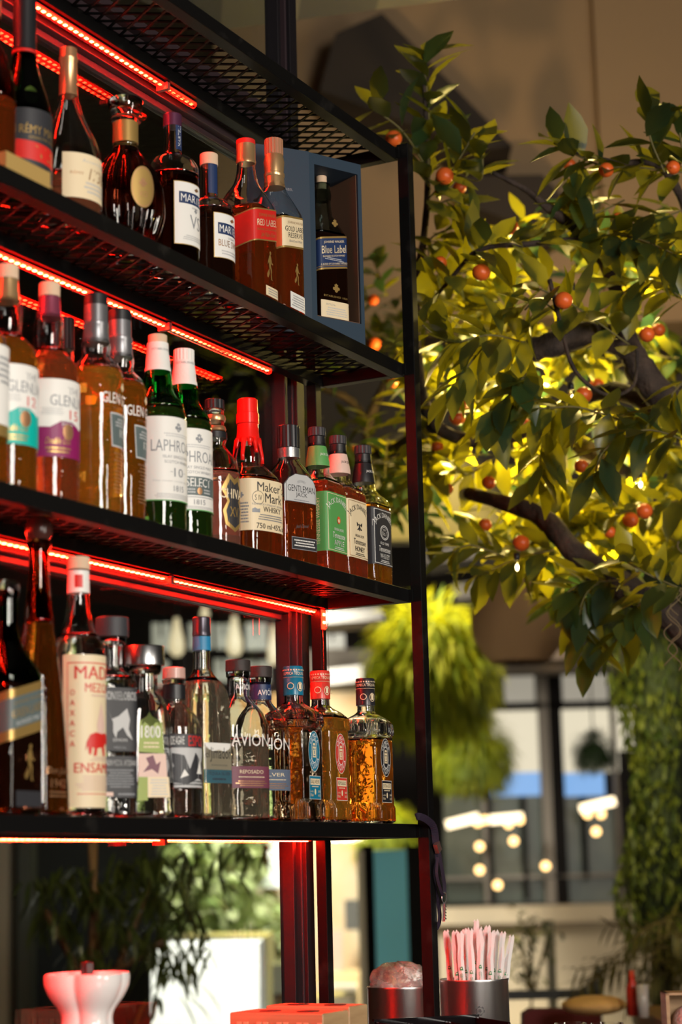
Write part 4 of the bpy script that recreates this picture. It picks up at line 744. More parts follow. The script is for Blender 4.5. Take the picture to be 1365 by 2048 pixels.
# far window wall with lit panes
LIT = lambda n, c, e: P('lit_'+n, (.02, .02, .02), .6, emis=c, es=e)
def panes(name, rects, mat, Dh=10.0):
    b = MB()
    for r_ in rects: vb(b, *r_, Dh, .02)
    return struct(name, b, mat)
panes('window_5', [(1010, 1352, 1070, 1404), (1126, 1345, 1216, 1403), (640, 1390, 712, 1432)], LIT('grey_cream', (.42, .38, .30), .8))
panes('window_6', [(978, 1416, 1088, 1545), (1124, 1416, 1236, 1545), (640, 1440, 712, 1500), (1236, 1400, 1300, 1500)], LIT('cream', (.92, .82, .60), .85))
panes('window_7', [(985, 1545, 1088, 1592), (1124, 1545, 1210, 1592)], LIT('blue', (.28, .55, 1.0), .8))
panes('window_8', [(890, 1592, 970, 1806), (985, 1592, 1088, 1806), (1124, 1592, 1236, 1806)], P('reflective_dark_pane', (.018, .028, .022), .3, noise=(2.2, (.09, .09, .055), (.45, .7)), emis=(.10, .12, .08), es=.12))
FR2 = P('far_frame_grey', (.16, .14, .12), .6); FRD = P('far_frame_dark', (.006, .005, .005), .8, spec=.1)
b = MB()
for r_ in ((1084, 1335, 1104, 1808), (968, 1592, 976, 1806), (1232, 1400, 1240, 1810), (890, 1750, 1240, 1757)): vb(b, *r_, 9.9, .08)
struct('trim_2', b, FR2)
b = MB()
for r_ in ((1104, 1335, 1130, 1808), (976, 1592, 987, 1806), (870, 1404, 1300, 1417), (1168, 1592, 1176, 1760), (1048, 1592, 1056, 1800)): vb(b, *r_, 9.9, .1)
struct('trim_3', b, FRD)
b = MB(); vb(b, 872, 1808, 1600, 1842, 9.7, .25); vb(b, 872, 1842, 1600, 3000, 9.8, .2); struct('wall_far_low', b, P('beige_plaster', (.50, .42, .30), .85, noise=(3, (.60, .50, .35), (.3, .7))))
# bright side seen through and beside the glass
b = MB(); vb(b, 425, 1385, 762, 3000, 9.9, .2); struct('wall_facade', b, P('facade', (.62, .52, .34), .85, noise=(2.0, (.75, .40, .13), (.42, .68))))
b = MB(); vb(b, 650, 1945, 745, 3000, 9.2, .3); tag(b.build('low_wall', P('sandy', (.80, .60, .30), .8)), 'sandy yellow low wall seen beside the window post', 'wall')
b = MB(); vb(b, 640, 1995, 728, 3000, 7.6, .9); tag(b.build('bright_bench', P('pale_stone', (.92, .88, .78), .7)), 'overexposed pale stone bench between window post and steel tin', 'bench')
b = MB(); vb(b, 305, 1888, 527, 3000, 6.2, 1.2); tag(b.build('white_planter_wall', P('white_render', (.92, .92, .88), .7)), 'large sunlit white block outside the window', 'planter')
b = MB(); vb(b, 527, 1930, 590, 1988, 7.2, .5); tag(b.build('grey_bench', P('blue_grey', (.24, .28, .34), .7)), 'blue grey bench right of the sunlit white block', 'bench')
b = MB(); vb(b, 527, 1988, 590, 3000, 7.4, .5); tag(b.build('wooden_plinth', P('ochre', (.45, .30, .13), .7)), 'brown plinth under the blue grey bench', 'plinth')
b = MB(); vb(b, 524, 1776, 556, 1826, 9.2, .1); tag(b.build('notice_board', P('rosy_brown', (.35, .20, .16), .7)), 'small rosy brown board on the sunlit facade', 'board')
b = MB(); vb(b, 505, 1640, 566, 1775, 9.0, .1); tag(b.build('facade_panel', P('white_panel', (.80, .88, .85), .7)), 'pale panel on the facade above the brown board', 'panel')
b = MB(); vb(b, 690, 1800, 730, 1860, 9.4, .1); tag(b.build('wall_niche', P('dark_niche', (.07, .07, .06), .7)), 'dark grey green recess in the ochre facade', 'niche')
b = MB(); vb(b, 663, 1862, 686, 1945, 9.3, .1); tag(b.build('sign_board', P('pink_board', (.62, .33, .26), .7)), 'faded pink upright board against the ochre facade', 'sign')
# dark left side beyond the glass
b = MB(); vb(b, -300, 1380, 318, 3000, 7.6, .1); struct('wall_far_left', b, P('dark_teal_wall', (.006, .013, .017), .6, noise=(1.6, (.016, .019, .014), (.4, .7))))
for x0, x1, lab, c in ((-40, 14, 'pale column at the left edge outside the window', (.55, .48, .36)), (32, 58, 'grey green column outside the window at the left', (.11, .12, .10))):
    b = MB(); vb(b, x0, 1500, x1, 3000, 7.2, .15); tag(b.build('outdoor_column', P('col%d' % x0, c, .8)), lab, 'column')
# ceiling lamps outside seen between the two lower shelves
PP = LIT('pale_panel', (.50, .47, .36), .8)
for i, (x0, y0, x1, y1) in enumerate(((304, 1246, 340, 1300), (378, 1246, 424, 1296), (432, 1248, 462, 1296), (492, 1246, 534, 1298), (306, 1322, 336, 1370), (428, 1318, 466, 1362), (486, 1322, 540, 1366), (640, 1268, 690, 1296))):
    dl = 9.0 if i < 4 or i > 6 else 9.35; lp = thing('light_panel', V((x0+x1)/2, (y0+y1)/2, dl), 'pale glowing ceiling panel seen through the window between the lower shelves' if i < 7 else 'pale glowing panel just right of the window post', 'light panel', 0, 'glowing ceiling panels outside' if i < 7 else None)
    b = MB(); vb(b, x0, y0, x1, y1, dl, .05); b.v = [tuple(Vector(v)-lp.location) for v in b.v]; b.build('lit_panel', PP, lp)
    b = MB(); b.tube([(0, 0, 0), (0, 0, 4.7-lp.location.z)], .006, 6); b.build('hanger', FRD, lp)
for i, (x, y0, y1, r0) in enumerate(((354, 1236, 1312, 15), (470, 1232, 1312, 16), (410, 1210, 1236, 9), (548, 1250, 1330, 12))):
    t = thing('pendant_lamp', V(x, y1, 8.6), 'glowing cream pendant lamp outside, seen between the lower shelves', 'lamp', 0, 'cream pendant lamps outside')
    hh = V(x, y0, 8.6).z-V(x, y1, 8.6).z; rr_ = r0/F*8.8; b = MB(); b.rings([(hh*f, rr_*k_, rr_*k_, 2) for f, k_ in ((0, .5), (.12, .95), (.35, 1), (.7, .6), (1, .3))], 16); b.build('shade', LIT('lamp_cream', (1, .78, .45), 1.0), t)
    b = MB(); b.tube([(0, 0, hh), (0, 0, 4.7-t.location.z)], .006, 6); b.build('cord', FRD, t)
# string-light bulbs and tubes in the hall
WARM = LIT('warm_bulb', (1, .60, .22), 5); WHT = LIT('warm_tube', (1, .80, .50), 3.5)
for i, (x, y) in enumerate(((960, 1693), (960, 1740), (1028, 1682), (1092, 1732), (996, 1770), (1193, 1663), (956, 1645), (970, 1640), (1018, 1648), (1040, 1640), (1176, 1628), (1203, 1628), (1107, 1318))):
    p = V(x, y, 9.55); b = MB(); b.sphere((0, 0, 0), .020, n=12, k=8); o = b.build('string_bulb', WARM); o.location = p; tag(o, 'small warm glowing bulb in front of the far windows', 'bulb', 'string light bulbs by the far windows')
for i, (x0, y0, x1, y1) in enumerate(((894, 1650, 958, 1634), (980, 1640, 1046, 1634), (1162, 1618, 1230, 1602))):
    b = MB(); b.tube([V(x0, y0, 9.6), V(x1, y1, 9.6)], .022, 10); tag(b.build('tube_lamp', WHT), ['glowing tube lamp, leftmost before the far windows', 'glowing tube lamp before the middle far window', 'glowing tube lamp before the right far window'][i], 'lamp')
for i, x in enumerate((654, 672, 690, 706, 722)):
    b = MB(); b.sphere((0, 0, 0), .030, n=12, k=8); o = b.build('string_bulb', LIT('bright_bulb', (1, .82, .55), 12)); o.location = V(x, 1668, 8.5); tag(o, 'bright blurred bulb just under the lowest shelf by the window post', 'bulb', 'bright bulbs under the lowest shelf')
# tan dome lamp
t = thing('dome_lamp', V(1040, 1315, 6.6), 'large round tan dome lampshade under the orange tree', 'lamp')
b = MB(); R_ = .165; b.rings([(R_*.75+1.05*R_*math.sin(a), R_*math.cos(a), R_*math.cos(a), 2) for a in [-.95+i*(PI/2+.94)/14 for i in range(15)]], 40, cap0=False); b.build('lampshade', P('tan_shade', (.45, .28, .15), .8), t)
b = MB(); b.tube([(0, 0, R_*1.6), (0, 0, 4.7-t.location.z)], .005, 6); b.build('cord', FRD, t)
t = thing('dome_lamp', V(1098, 1330, 8.8), 'smaller grey brown dome lampshade right of the tan one', 'lamp')
b = MB(); R_ = .12; b.rings([(R_*.1+1.6*R_*math.sin(a), R_*math.cos(a)**.8, R_*math.cos(a)**.8, 2) for a in [i*PI/2/11 for i in range(11)]], 40, cap0=False); b.build('lampshade', P('grey_shade', (.20, .15, .11), .7), t)
b = MB(); b.tube([(0, 0, R_*1.7), (0, 0, 4.7-t.location.z)], .005, 6); b.build('cord', FRD, t)
# teal column and its dark neighbours
b = MB(); vb(b, 765, 1700, 832, 3000, 7.4, .4); o = tag(b.build('teal_column', P('teal_paint', (.13, .48, .72), .6)), 'teal blue painted column behind the left steel tin', 'column')
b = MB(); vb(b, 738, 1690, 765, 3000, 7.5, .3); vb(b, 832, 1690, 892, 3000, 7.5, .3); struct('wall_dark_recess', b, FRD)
b = MB(); vb(b, 730, 1700, 744, 3000, 7.45, .06); struct('trim_4', b, P('grey_post', (.35, .32, .28), .6))

# ------------------------------------------------------------------ plants
def blade(b, p, d, l, w, droop, n=4, m=0, side=None):
    """a narrow curved leaf"""
    p = Vector(p); d = Vector(d).normalized(); s_ = side or d.cross(UPZ)
    if s_.length < .05: s_ = RH.copy()
    s_ = Vector(s_).normalized(); vs = []; q = p.copy(); st = l/n
    for i in range(n+1):
        f = i/n; ww = w*(math.sin(PI*min(1, f*.9+.1))**.7)
        vs += [q-s_*ww/2, q+s_*ww/2]
        d = (d+Vector((0, 0, -droop/n))).normalized(); q = q+d*st
    b.add(vs, [(2*i, 2*i+1, 2*i+3, 2*i+2) for i in range(n)], m, True)
def leaf(b, p, d, nrm, l, w, fold=.25, curl=.25, m=0):
    p = Vector(p); d = Vector(d).normalized(); nrm = Vector(nrm); s_ = d.cross(nrm)
    if s_.length < .05: s_ = d.cross(UPZ)
    s_.normalize(); n_ = s_.cross(d).normalized()
    F5 = ((0, .05), (.2, .62), (.45, 1), (.72, .72), (1, .03)); vs = []
    for f, k in F5:
        c = p+d*l*f-n_*curl*l*f*f*.5
        vs += [c-s_*w/2*k+n_*fold*w*k*.5, c, c+s_*w/2*k+n_*fold*w*k*.5]
    fs = []
    for i in range(4): fs += [(3*i, 3*i+1, 3*i+4, 3*i+3), (3*i+1, 3*i+2, 3*i+5, 3*i+4)]
    b.add(vs, fs, m, True)
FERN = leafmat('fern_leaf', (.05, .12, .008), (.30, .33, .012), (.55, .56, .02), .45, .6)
def fern_ball(px, py, rpx, Dh, label, n=1500, sq=1.1, mat=FERN, seed=1, down=0):
    c = V(px, py, Dh); R_ = rpx/F*Dh*1.06; rr = random.Random(seed)
    t = thing('hanging_fern', c, label, 'hanging plant')
    b = MB(); b.sphere((0, 0, 0), R_*.45, n=16, k=10, sz=.9); b.build('moss_core', P('moss_core', (.02, .03, .008), .9), t)
    b = MB()
    for i in range(int(n*1.4)):
        a = rr.uniform(0, 2*PI); e = math.asin(rr.uniform(-.75, 1)); d = Vector((math.cos(a)*math.cos(e), math.sin(a)*math.cos(e), math.sin(e)))
        p = d*R_*rr.uniform(.35, .68); p.z *= sq; l = R_*rr.uniform(.35, .62)
        blade(b, p, d+Vector((rr.uniform(-.4, .4), rr.uniform(-.4, .4), .1)), l, R_*.036, rr.uniform(1.2, 2.8)+down, 5)
    b.build('fronds', mat, t)['kind'] = 'stuff'
    b = MB(); b.tube([(0, 0, R_*.3), (0, 0, 4.7-c.z)], .004, 6); b.build('cord', FRD, t)
    return c, R_
c1, r1 = fern_ball(862, 1345, 150, 7.2, 'large bright yellow green hanging fern beside the front post', 2600, 1.15, seed=2, down=.6)
c2, r2 = fern_ball(948, 1508, 92, 8.6, 'smaller hanging fern to the lower right of the large bright one', 1400, seed=3)
c3, r3 = fern_ball(778, 1685, 80, 8.4, 'green hanging fern under the lowest shelf, above the teal column', 1300, seed=4)
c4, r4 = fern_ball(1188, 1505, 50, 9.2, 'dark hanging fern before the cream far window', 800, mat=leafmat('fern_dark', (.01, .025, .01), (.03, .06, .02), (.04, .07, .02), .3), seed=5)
spot('fern_spot', c1+Vector((-.25, -.15, 1.5)), c1, 480, (1, .80, .22), 46, .05)
spot('fern_spot', c3+Vector((-.45, .1, .7)), c3, 40, (1, .82, .35), 50, .05)  # added spot, source unseen, brightens the fern above the teal column
spot('fern_spot', c2+Vector((-.45, .1, 1.3)), c2, 230, (1, .76, .25), 36, .05)
# vine column at the right edge
rr = random.Random(9)
t = thing('vine_column', V(1310, 1250, 5.6), 'tall column of hanging green vines at the right edge', 'hanging plant')
o0 = Vector(t.location); b = MB()
for i in range(4200):
    y = rr.uniform(1170, 1890); half = 70+25*math.sin(y*.011)-(max(0, y-1780)*.35); x = 1308+rr.uniform(-1, 1)*max(half, 12)+(y-1500)*.02
    if x > 1400: continue
    p = V(x, y, 5.6+rr.uniform(-.12, .12))-o0; d = Vector((rr.uniform(-1, 1), rr.uniform(-1, 1), rr.uniform(-1.2, .3)))
    blade(b, p, d, rr.uniform(.02, .045), .009, 1.5, 3)
b.build('vines', leafmat('vine_leaf', (.03, .06, .006), (.15, .17, .012), (.16, .2, .02), .4, .6), t)['kind'] = 'stuff'
b = MB(); b.tube([V(1318, 1160, 5.6)-o0, V(1320, 1860, 5.6)-o0], .07, 12); b.tube([V(1320, 1850, 5.6)-o0, Vector((V(1320, 1850, 5.6).x, V(1320, 1850, 5.6).y, 0))-o0], .035, 8); b.build('moss_pole', P('moss_core', (.02, .03, .008), .9), t)
spot('vine_fill', V(1240, 1230, 4.9), V(1300, 1600, 5.6), 36, (1, .86, .45), 70, .05)  # spot added without a visible source to brighten the vines
# arching palm fronds under it
t = thing('potted_palm', hp(5.4, 1.02, 0), 'dusty arching palm at the lower right corner', 'plant'); o0 = Vector(t.location)
b = MB(); st = MB()
for i in range(26):
    p0 = V(rr.uniform(1330, 1400), 2150, 5.4); tip = (rr.uniform(1140, 1420), rr.uniform(1830, 1990)); p3 = V(tip[0], tip[1]+rr.uniform(10, 70), 5.4+rr.uniform(-.3, .3)); p1 = V(1330+rr.uniform(-30, 60), 1900+rr.uniform(-60, 60), 5.4)
    cc = curve([tuple(p0-o0), tuple(p1-o0), tuple(p3-o0)], 8); st.tube(cc, .002, 5)
    for j in range(6, len(cc)):
        for sg in (-1, 1):
            d = Vector(cc[j])-Vector(cc[j-1]); sd = d.cross(FH)*sg; blade(b, cc[j], d.normalized()+sd.normalized()*.9, .07, .008, 1.0, 3)
b.build('leaflets', leafmat('palm_leaf', (.05, .055, .01), (.14, .11, .02), (.18, .14, .03), .35, .6), t)['kind'] = 'stuff'; st.tube([(0, 0, .3), (0, 0, .9)], .03, 8); st.build('stems', P('palm_stem', (.10, .07, .02), .7), t)
b = MB(); b.rings([(0, .13, .13, 2), (.3, .18, .18, 2), (.36, .19, .19, 2)], 24); b.build('pot', P('clay_pot', (.2, .1, .06), .8), t)
# small slender potted plant
t = thing('slender_plant', hp(6.6, .66, 0), 'small slender blurred plant right of the wrapped straws', 'plant'); o0 = Vector(t.location); b = MB(); st = MB()
for k, (x, y, n_) in enumerate(((1062, 1860, 60), (1040, 1885, 30), (1095, 1880, 26), (1058, 1925, 34), (1075, 1965, 34), (1045, 1950, 20))):
    st.tube([V(1062, 2100, 6.6)-o0, V(1064, 1990, 6.6)-o0, V(x, y, 6.6)-o0], .005, 6)
    for i in range(n_):
        p = V(x+rr.gauss(0, 18), y+rr.gauss(0, 17), 6.6+rr.uniform(-.05, .05))-o0; leaf(b, p, Vector((rr.uniform(-1, 1), rr.uniform(-1, 1), rr.uniform(-.6, .6))), UPZ, .035, .014)
b.build('leaves', leafmat('dull_leaf', (.03, .05, .012), (.07, .09, .02), (.1, .12, .03), .3), t)['kind'] = 'stuff'; st.tube([(0, 0, .4), V(1062, 2100, 6.6)-o0], .006, 6); st.build('stem', P('palm_stem', (.10, .07, .02), .7), t)
b = MB(); b.rings([(0, .09, .09, 2), (.42, .12, .12, 2)], 20); b.build('pot', P('clay_pot', (.2, .1, .06), .8), t)
# bamboo outside the glass
t = thing('bamboo_plant', hp(5.1, -.85, 0), 'bamboo with drooping leaves just outside the window', 'plant'); o0 = Vector(t.location); b = MB(); st = MB()
def spray(x, y, n, D, l=.11, sp=20):
    for i in range(n):
        p = V(x+rr.gauss(0, sp), y+rr.gauss(0, sp*.7), D+rr.uniform(-.15, .15))-o0; a = rr.uniform(0, 2*PI)
        blade(b, p, Vector((math.cos(a), math.sin(a), rr.uniform(-.9, .1))), l*rr.uniform(.6, 1.1), .013, 1.3, 4)
for x, y, n_ in ((310, 1715, 34), (350, 1760, 26), (290, 1790, 34), (330, 1850, 26), (300, 1890, 24), (345, 1915, 16), (360, 1940, 10), (390, 1700, 16), (430, 1735, 9), (375, 1820, 14), (400, 1880, 10), (250, 1740, 36), (200, 1780, 36), (150, 1750, 30), (110, 1830, 26), (230, 1850, 34), (180, 1900, 26), (90, 1760, 22), (460, 1690, 8), (510, 1690, 8), (320, 1990, 6)): spray(x, y, n_, 5.1)
for x0, y0, x1, y1 in ((170, 2300, 190, 1600), (215, 2300, 180, 1640), (190, 2050, 300, 1760), (200, 1960, 330, 1880), (175, 1990, 90, 1820)): st.tube([V(x0, y0, 5.1)-o0, V((x0+x1)/2+4, (y0+y1)/2, 5.15)-o0, V(x1, y1, 5.1)-o0], .010, 7)
st.tube([(0, 0, .3), V(190, 2290, 5.1)-o0], .015, 7)
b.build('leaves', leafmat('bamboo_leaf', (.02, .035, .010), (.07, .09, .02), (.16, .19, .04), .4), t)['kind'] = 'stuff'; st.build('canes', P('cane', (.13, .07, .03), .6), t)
b = MB(); b.rings([(0, .2, .2, 2), (.35, .24, .24, 2)], 24); b.build('pot', P('clay_pot', (.2, .1, .06), .8), t)
spot('bamboo_fill', V(190, 1250, 4.3), V(200, 1800, 5.1), 14, (1, .85, .5), 60, .05)  # small unseen lamp, added so the bamboo leaves show
# sunlit hedge
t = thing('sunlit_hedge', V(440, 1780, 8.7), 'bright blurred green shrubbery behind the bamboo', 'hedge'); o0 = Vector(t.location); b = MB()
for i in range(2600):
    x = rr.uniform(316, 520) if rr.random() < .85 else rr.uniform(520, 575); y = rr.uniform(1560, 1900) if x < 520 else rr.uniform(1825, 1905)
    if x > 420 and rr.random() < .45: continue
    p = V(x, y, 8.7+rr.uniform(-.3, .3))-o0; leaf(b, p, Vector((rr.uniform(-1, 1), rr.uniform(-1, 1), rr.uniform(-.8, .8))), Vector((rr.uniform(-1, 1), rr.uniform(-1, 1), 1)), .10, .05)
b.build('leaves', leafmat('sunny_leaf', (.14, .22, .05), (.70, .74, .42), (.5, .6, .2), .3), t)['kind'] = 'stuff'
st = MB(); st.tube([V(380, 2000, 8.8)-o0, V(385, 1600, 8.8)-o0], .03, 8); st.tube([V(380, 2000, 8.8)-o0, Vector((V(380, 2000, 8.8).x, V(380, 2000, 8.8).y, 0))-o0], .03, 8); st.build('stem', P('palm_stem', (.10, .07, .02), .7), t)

# ------------------------------------------------------------------ the orange tree
ot = thing('orange_tree', hp(3.75, 1.05, 0), 'orange tree with small fruit and gnarled branches reaching across the right side', 'tree'); T0 = Vector(ot.location)
BARK = P('bark', (.022, .014, .011), .85, bump=(70, 1, .006), noise=(26, (.075, .048, .034), (.4, .75)))
def Q(x, y, d): return tuple(atD(x, y, d-.42)-T0)
def limb(pts, r0, r1, name='branch', n=10):
    c = curve([Q(*p) for p in pts], 5); k = len(c)-1; rr2 = random.Random(int(pts[0][0])); b = MB()
    b.tube(c, [(r0+(r1-r0)*i/k)*rr2.uniform(.88, 1.12)*.001 for i in range(k+1)], n); return b.build(name, BARK, ot)
b = MB(); tb = [(0, 0, 0), (-.02, .03, .5)]+[Q(1530, 1640, 4.1), Q(1490, 1480, 4.1), Q(1430, 1350, 4.1)]
b.tube(curve(tb, 6), [.075-.0015*i for i in range(25)], 14); b.build('trunk', BARK, ot)
limb([(1440, 1350, 4.1), (1350, 1240, 4.1), (1240, 1170, 4.1), (1160, 1115, 4.1), (1085, 1035, 4.15), (1005, 1005, 4.2), (930, 985, 4.3)], 34, 12)
limb([(1490, 1480, 4.1), (1450, 1100, 4.1), (1420, 880, 4.05), (1330, 800, 4.0), (1285, 745, 4.0), (1255, 695, 4.0), (1185, 668, 3.95), (1110, 688, 3.9), (1056, 702, 3.9)], 34, 21)
limb([(1420, 880, 4.05), (1290, 800, 4.1), (1180, 790, 4.2), (1000, 880, 4.3), (870, 850, 4.3), (835, 720, 4.25), (832, 600, 4.2), (850, 460, 4.1), (856, 330, 4.0), (846, 120, 3.95)], 22, 3)
limb([(1270, 700, 4.0), (1225, 560, 4.0), (1172, 478, 3.95), (1090, 410, 3.9), (1050, 378, 3.9), (985, 345, 3.9)], 14, 4)
limb([(1440, 700, 4.1), (1400, 500, 4.0), (1330, 340, 3.9), (1230, 325, 3.9), (1110, 295, 3.9)], 12, 3)
limb([(1172, 478, 3.95), (1060, 488, 3.9), (960, 500, 3.9), (900, 560, 3.95), (845, 630, 4.0)], 6, 3)
limb([(1100, 560, 3.8), (1120, 640, 3.78), (1150, 740, 3.8), (1215, 790, 3.85), (1268, 770, 3.9), (1275, 700, 3.9)], 4, 3)
limb([(1130, 1090, 4.4), (1120, 880, 4.5), (1180, 905, 4.45), (1255, 950, 4.4)], 16, 18)
limb([(870, 850, 4.3), (790, 900, 4.8), (740, 900, 5.0), (733, 850, 5.0), (700, 800, 5.0), (640, 775, 5.0)], 18, 8)
limb([(733, 850, 5.0), (760, 790, 5.0), (800, 700, 4.9)], 14, 8)
LEAF = leafmat('orange_leaf', (.006, .028, .018), (.022, .062, .020), (.60, .55, .015), .40, .33)
fb = MB(); rr = random.Random(21)
def sprig(pts, n, l=.088, sp=.006, droop=.0):
    c = [Vector(p) for p in curve([Q(*p) for p in pts], 8)]; b = MB(); b.tube(c, .0018, 5, caps=True)
    st.append(b)
    n = int(n*.98)
    for i in range(n):
        f = (i+.5)/n*(len(c)-1); k = int(f); p = c[k].lerp(c[min(k+1, len(c)-1)], f-k); d = (c[min(k+1, len(c)-1)]-c[k]).normalized() if k < len(c)-1 else (c[-1]-c[-2]).normalized()
        a = i*2.4+rr.uniform(-.4, .4); q = d.orthogonal().normalized(); q = Matrix.Rotation(a, 3, d) @ q
        dd = d*rr.uniform(.35, 1.0)+q+Vector((0, 0, -droop+rr.uniform(-.2, .2)))
        leaf(fb, p+Vector((rr.uniform(-sp, sp), rr.uniform(-sp, sp), rr.uniform(-sp, sp))), dd, Vector((rr.uniform(-.5, .5), rr.uniform(-.5, .5), 1))-FH*.3, l*rr.uniform(.75, 1.15), l*rr.uniform(.38, .50), rr.uniform(.1, .4), rr.uniform(0, .5))
st = []
for pts, n_, dr in (
    ([(856, 360, 4.0), (858, 230, 3.97), (846, 110, 3.95)], 30, 0), ([(856, 340, 4.0), (805, 262, 3.95), (742, 215, 3.93)], 13, 0), ([(856, 400, 4.0), (905, 340, 3.95), (950, 265, 3.93)], 18, 0), ([(900, 345, 4.0), (960, 360, 3.95), (965, 300, 3.93)], 12, 0), ([(856, 420, 4.0), (900, 400, 4.0), (925, 410, 4.0)], 10, .3),
    ([(1370, 345, 3.9), (1280, 335, 3.88), (1200, 330, 3.87), (1108, 285, 3.85)], 36, 0), ([(1370, 330, 3.85), (1355, 230, 3.83)], 10, 0), ([(1330, 345, 3.8), (1300, 270, 3.8), (1310, 225, 3.8)], 10, 0), ([(1160, 320, 3.9), (1150, 400, 3.9)], 10, .5), ([(1250, 400, 3.95), (1180, 430, 3.95), (1130, 420, 3.95)], 14, 0),
    ([(1180, 480, 3.95), (1240, 470, 3.9), (1310, 490, 3.85), (1370, 520, 3.8)], 32, .2), ([(1365, 420, 3.9), (1300, 450, 3.9), (1230, 500, 3.9)], 22, .2), ([(1370, 600, 3.9), (1300, 560, 3.9), (1240, 590, 3.9)], 24, .4), ([(845, 640, 4.0), (900, 560, 3.95), (960, 500, 3.9), (1060, 488, 3.9), (1170, 478, 3.95)], 46, 0), ([(870, 560, 4.1), (860, 480, 4.1), (930, 450, 4.1)], 16, 0), ([(1000, 600, 4.2), (960, 620, 4.2), (870, 600, 4.2)], 24, 0),
    ([(1260, 690, 3.9), (1190, 640, 3.85), (1130, 600, 3.8), (1060, 570, 3.8)], 24, .1), ([(1130, 640, 3.8), (1080, 600, 3.78), (1050, 620, 3.78)], 10, 0), ([(1050, 685, 3.85), (980, 670, 3.8), (900, 685, 3.8), (845, 650, 3.8)], 30, .2), ([(980, 680, 3.8), (930, 740, 3.8), (900, 790, 3.8)], 14, .5), ([(1060, 740, 3.8), (1020, 790, 3.78), (990, 850, 3.78)], 18, .5),
    ([(1270, 850, 3.85), (1160, 815, 3.8), (1070, 815, 3.8), (1010, 780, 3.8)], 34, .6), ([(1370, 880, 3.8), (1290, 860, 3.8), (1210, 900, 3.8), (1190, 960, 3.8)], 26, .6), ([(1370, 760, 3.85), (1310, 820, 3.85), (1250, 830, 3.85)], 18, .5), ([(1150, 780, 3.95), (1090, 870, 3.95), (1080, 960, 3.95)], 22, .5),
    ([(1000, 905, 4.3), (930, 950, 4.3), (870, 900, 4.3), (845, 1000, 4.3)], 34, .2), ([(1110, 1100, 4.1), (1040, 1115, 4.1), (960, 1150, 4.1)], 24, .3), ([(1000, 1110, 4.1), (940, 1090, 4.1), (900, 1110, 4.1)], 16, .1), ([(1250, 1180, 4.05), (1190, 1170, 4.0), (1160, 1230, 4.0), (1190, 1310, 4.0)], 26, .4), ([(1240, 1160, 4.0), (1160, 1170, 4.0), (1130, 1190, 4.0)], 16, .1), ([(1300, 1190, 3.95), (1260, 1230, 3.95), (1230, 1290, 3.95)], 14, .4), ([(1370, 1180, 3.9), (1300, 1150, 3.9), (1250, 1120, 3.9)], 18, .1),
    ([(1250, 950, 4.3), (1200, 990, 4.3), (1180, 1060, 4.3)], 22, .2), ([(1370, 1000, 4.2), (1300, 1010, 4.2), (1230, 1030, 4.2)], 22, .1)):
    sprig(pts, n_, droop=dr)
for i in range(100):                                            # denser growth behind, towards the lamps
    x = rr.uniform(850, 1390); y = rr.uniform(480, 1130)
    if (x < 980 and y < 500) or (y > 1040 and x < 900): continue
    D = rr.uniform(4.25, 4.8); a = rr.uniform(0, 2*PI); sprig([(x, y, D), (x+45*math.cos(a), y+45*math.sin(a), D), (x+90*math.cos(a+.4), y+90*math.sin(a+.4), D+rr.uniform(-.1, .1))], 14, .082, droop=.2)
for i in range(24):
    x = rr.uniform(640, 840); y = rr.uniform(560, 1080); D = rr.uniform(4.7, 5.2); a = rr.uniform(0, 2*PI); sprig([(x, y, D), (x+40*math.cos(a), y+40*math.sin(a), D), (x+80*math.cos(a), y+80*math.sin(a), D)], 13, .062, droop=.2)
for x, y in ((330, 700), (450, 760), (420, 860), (520, 820), (560, 900)): sprig([(x, y, 5.4), (x+30, y-40, 5.4), (x+60, y-50, 5.4)], 12, .07)
for q_ in ([(1150, 560, 5.80), (1145, 500, 5.82), (1120, 450, 5.85)], [(1195, 540, 5.80), (1190, 480, 5.82), (1175, 420, 5.85)], [(1110, 580, 5.75), (1070, 520, 5.8)]): sprig(q_, 6, .09, droop=.5)  # sprigs added between wall_lamp and the wall to cast leaf shadows
fb.build('foliage', LEAF, ot)['kind'] = 'stuff'
tw = MB()
for b in st: tw.add(b.v, b.f, 0, True)
tw.build('twigs', P('twig', (.12, .10, .03), .7), ot)['kind'] = 'stuff'
FR = P('orange_peel', (.72, .12, .02), .35, bump=(400, .2, .0004)); b = MB(); b.sphere((0, 0, 0), .0145, n=20, k=14, sz=.95); fme = None
for i, (x, y, D) in enumerate(((788, 277, 3.93), (890, 352, 3.93), (1213, 340, 3.84), (1347, 335, 3.82), (881, 526, 3.95), (963, 545, 3.88), (1128, 601, 3.76), (1295, 669, 3.9), (1318, 660, 4.2), (869, 630, 4.1), (785, 765, 4.6), (922, 812, 4.3), (915, 836, 4.3), (994, 822, 3.9), (1047, 850, 4.1), (1168, 790, 4.0), (1195, 770, 4.3), (895, 978, 4.3), (978, 965, 4.2), (1163, 932, 4.1), (971, 1050, 4.2), (1043, 1086, 4.1), (1220, 1064, 4.2), (747, 600, 4.7), (748, 688, 4.7), (1290, 1022, 4.1), (1262, 1040, 4.2), (1237, 440, 3.95), (1140, 330, 4.1), (700, 900, 5.0), (875, 895, 4.3), (1022, 455, 4.2), (920, 375, 4.1))):
    if fme is None: o = b.build('orange_fruit', FR, ot); fme = o.data
    else: o = obj('orange_fruit', fme, None, ot)
    o.location = Q(x, y, D); s_ = rr.uniform(.85, 1.15); o.scale = (s_,)*3
b = MB()
for k in range(7):
    x = 1352+rr.uniform(-14, 18); y = 1060+rr.uniform(0, 200); b.tube(curve([Q(x+14*math.sin(j*1.3+k), y+j*14, 3.9) for j in range(7)], 3), .0012, 5)
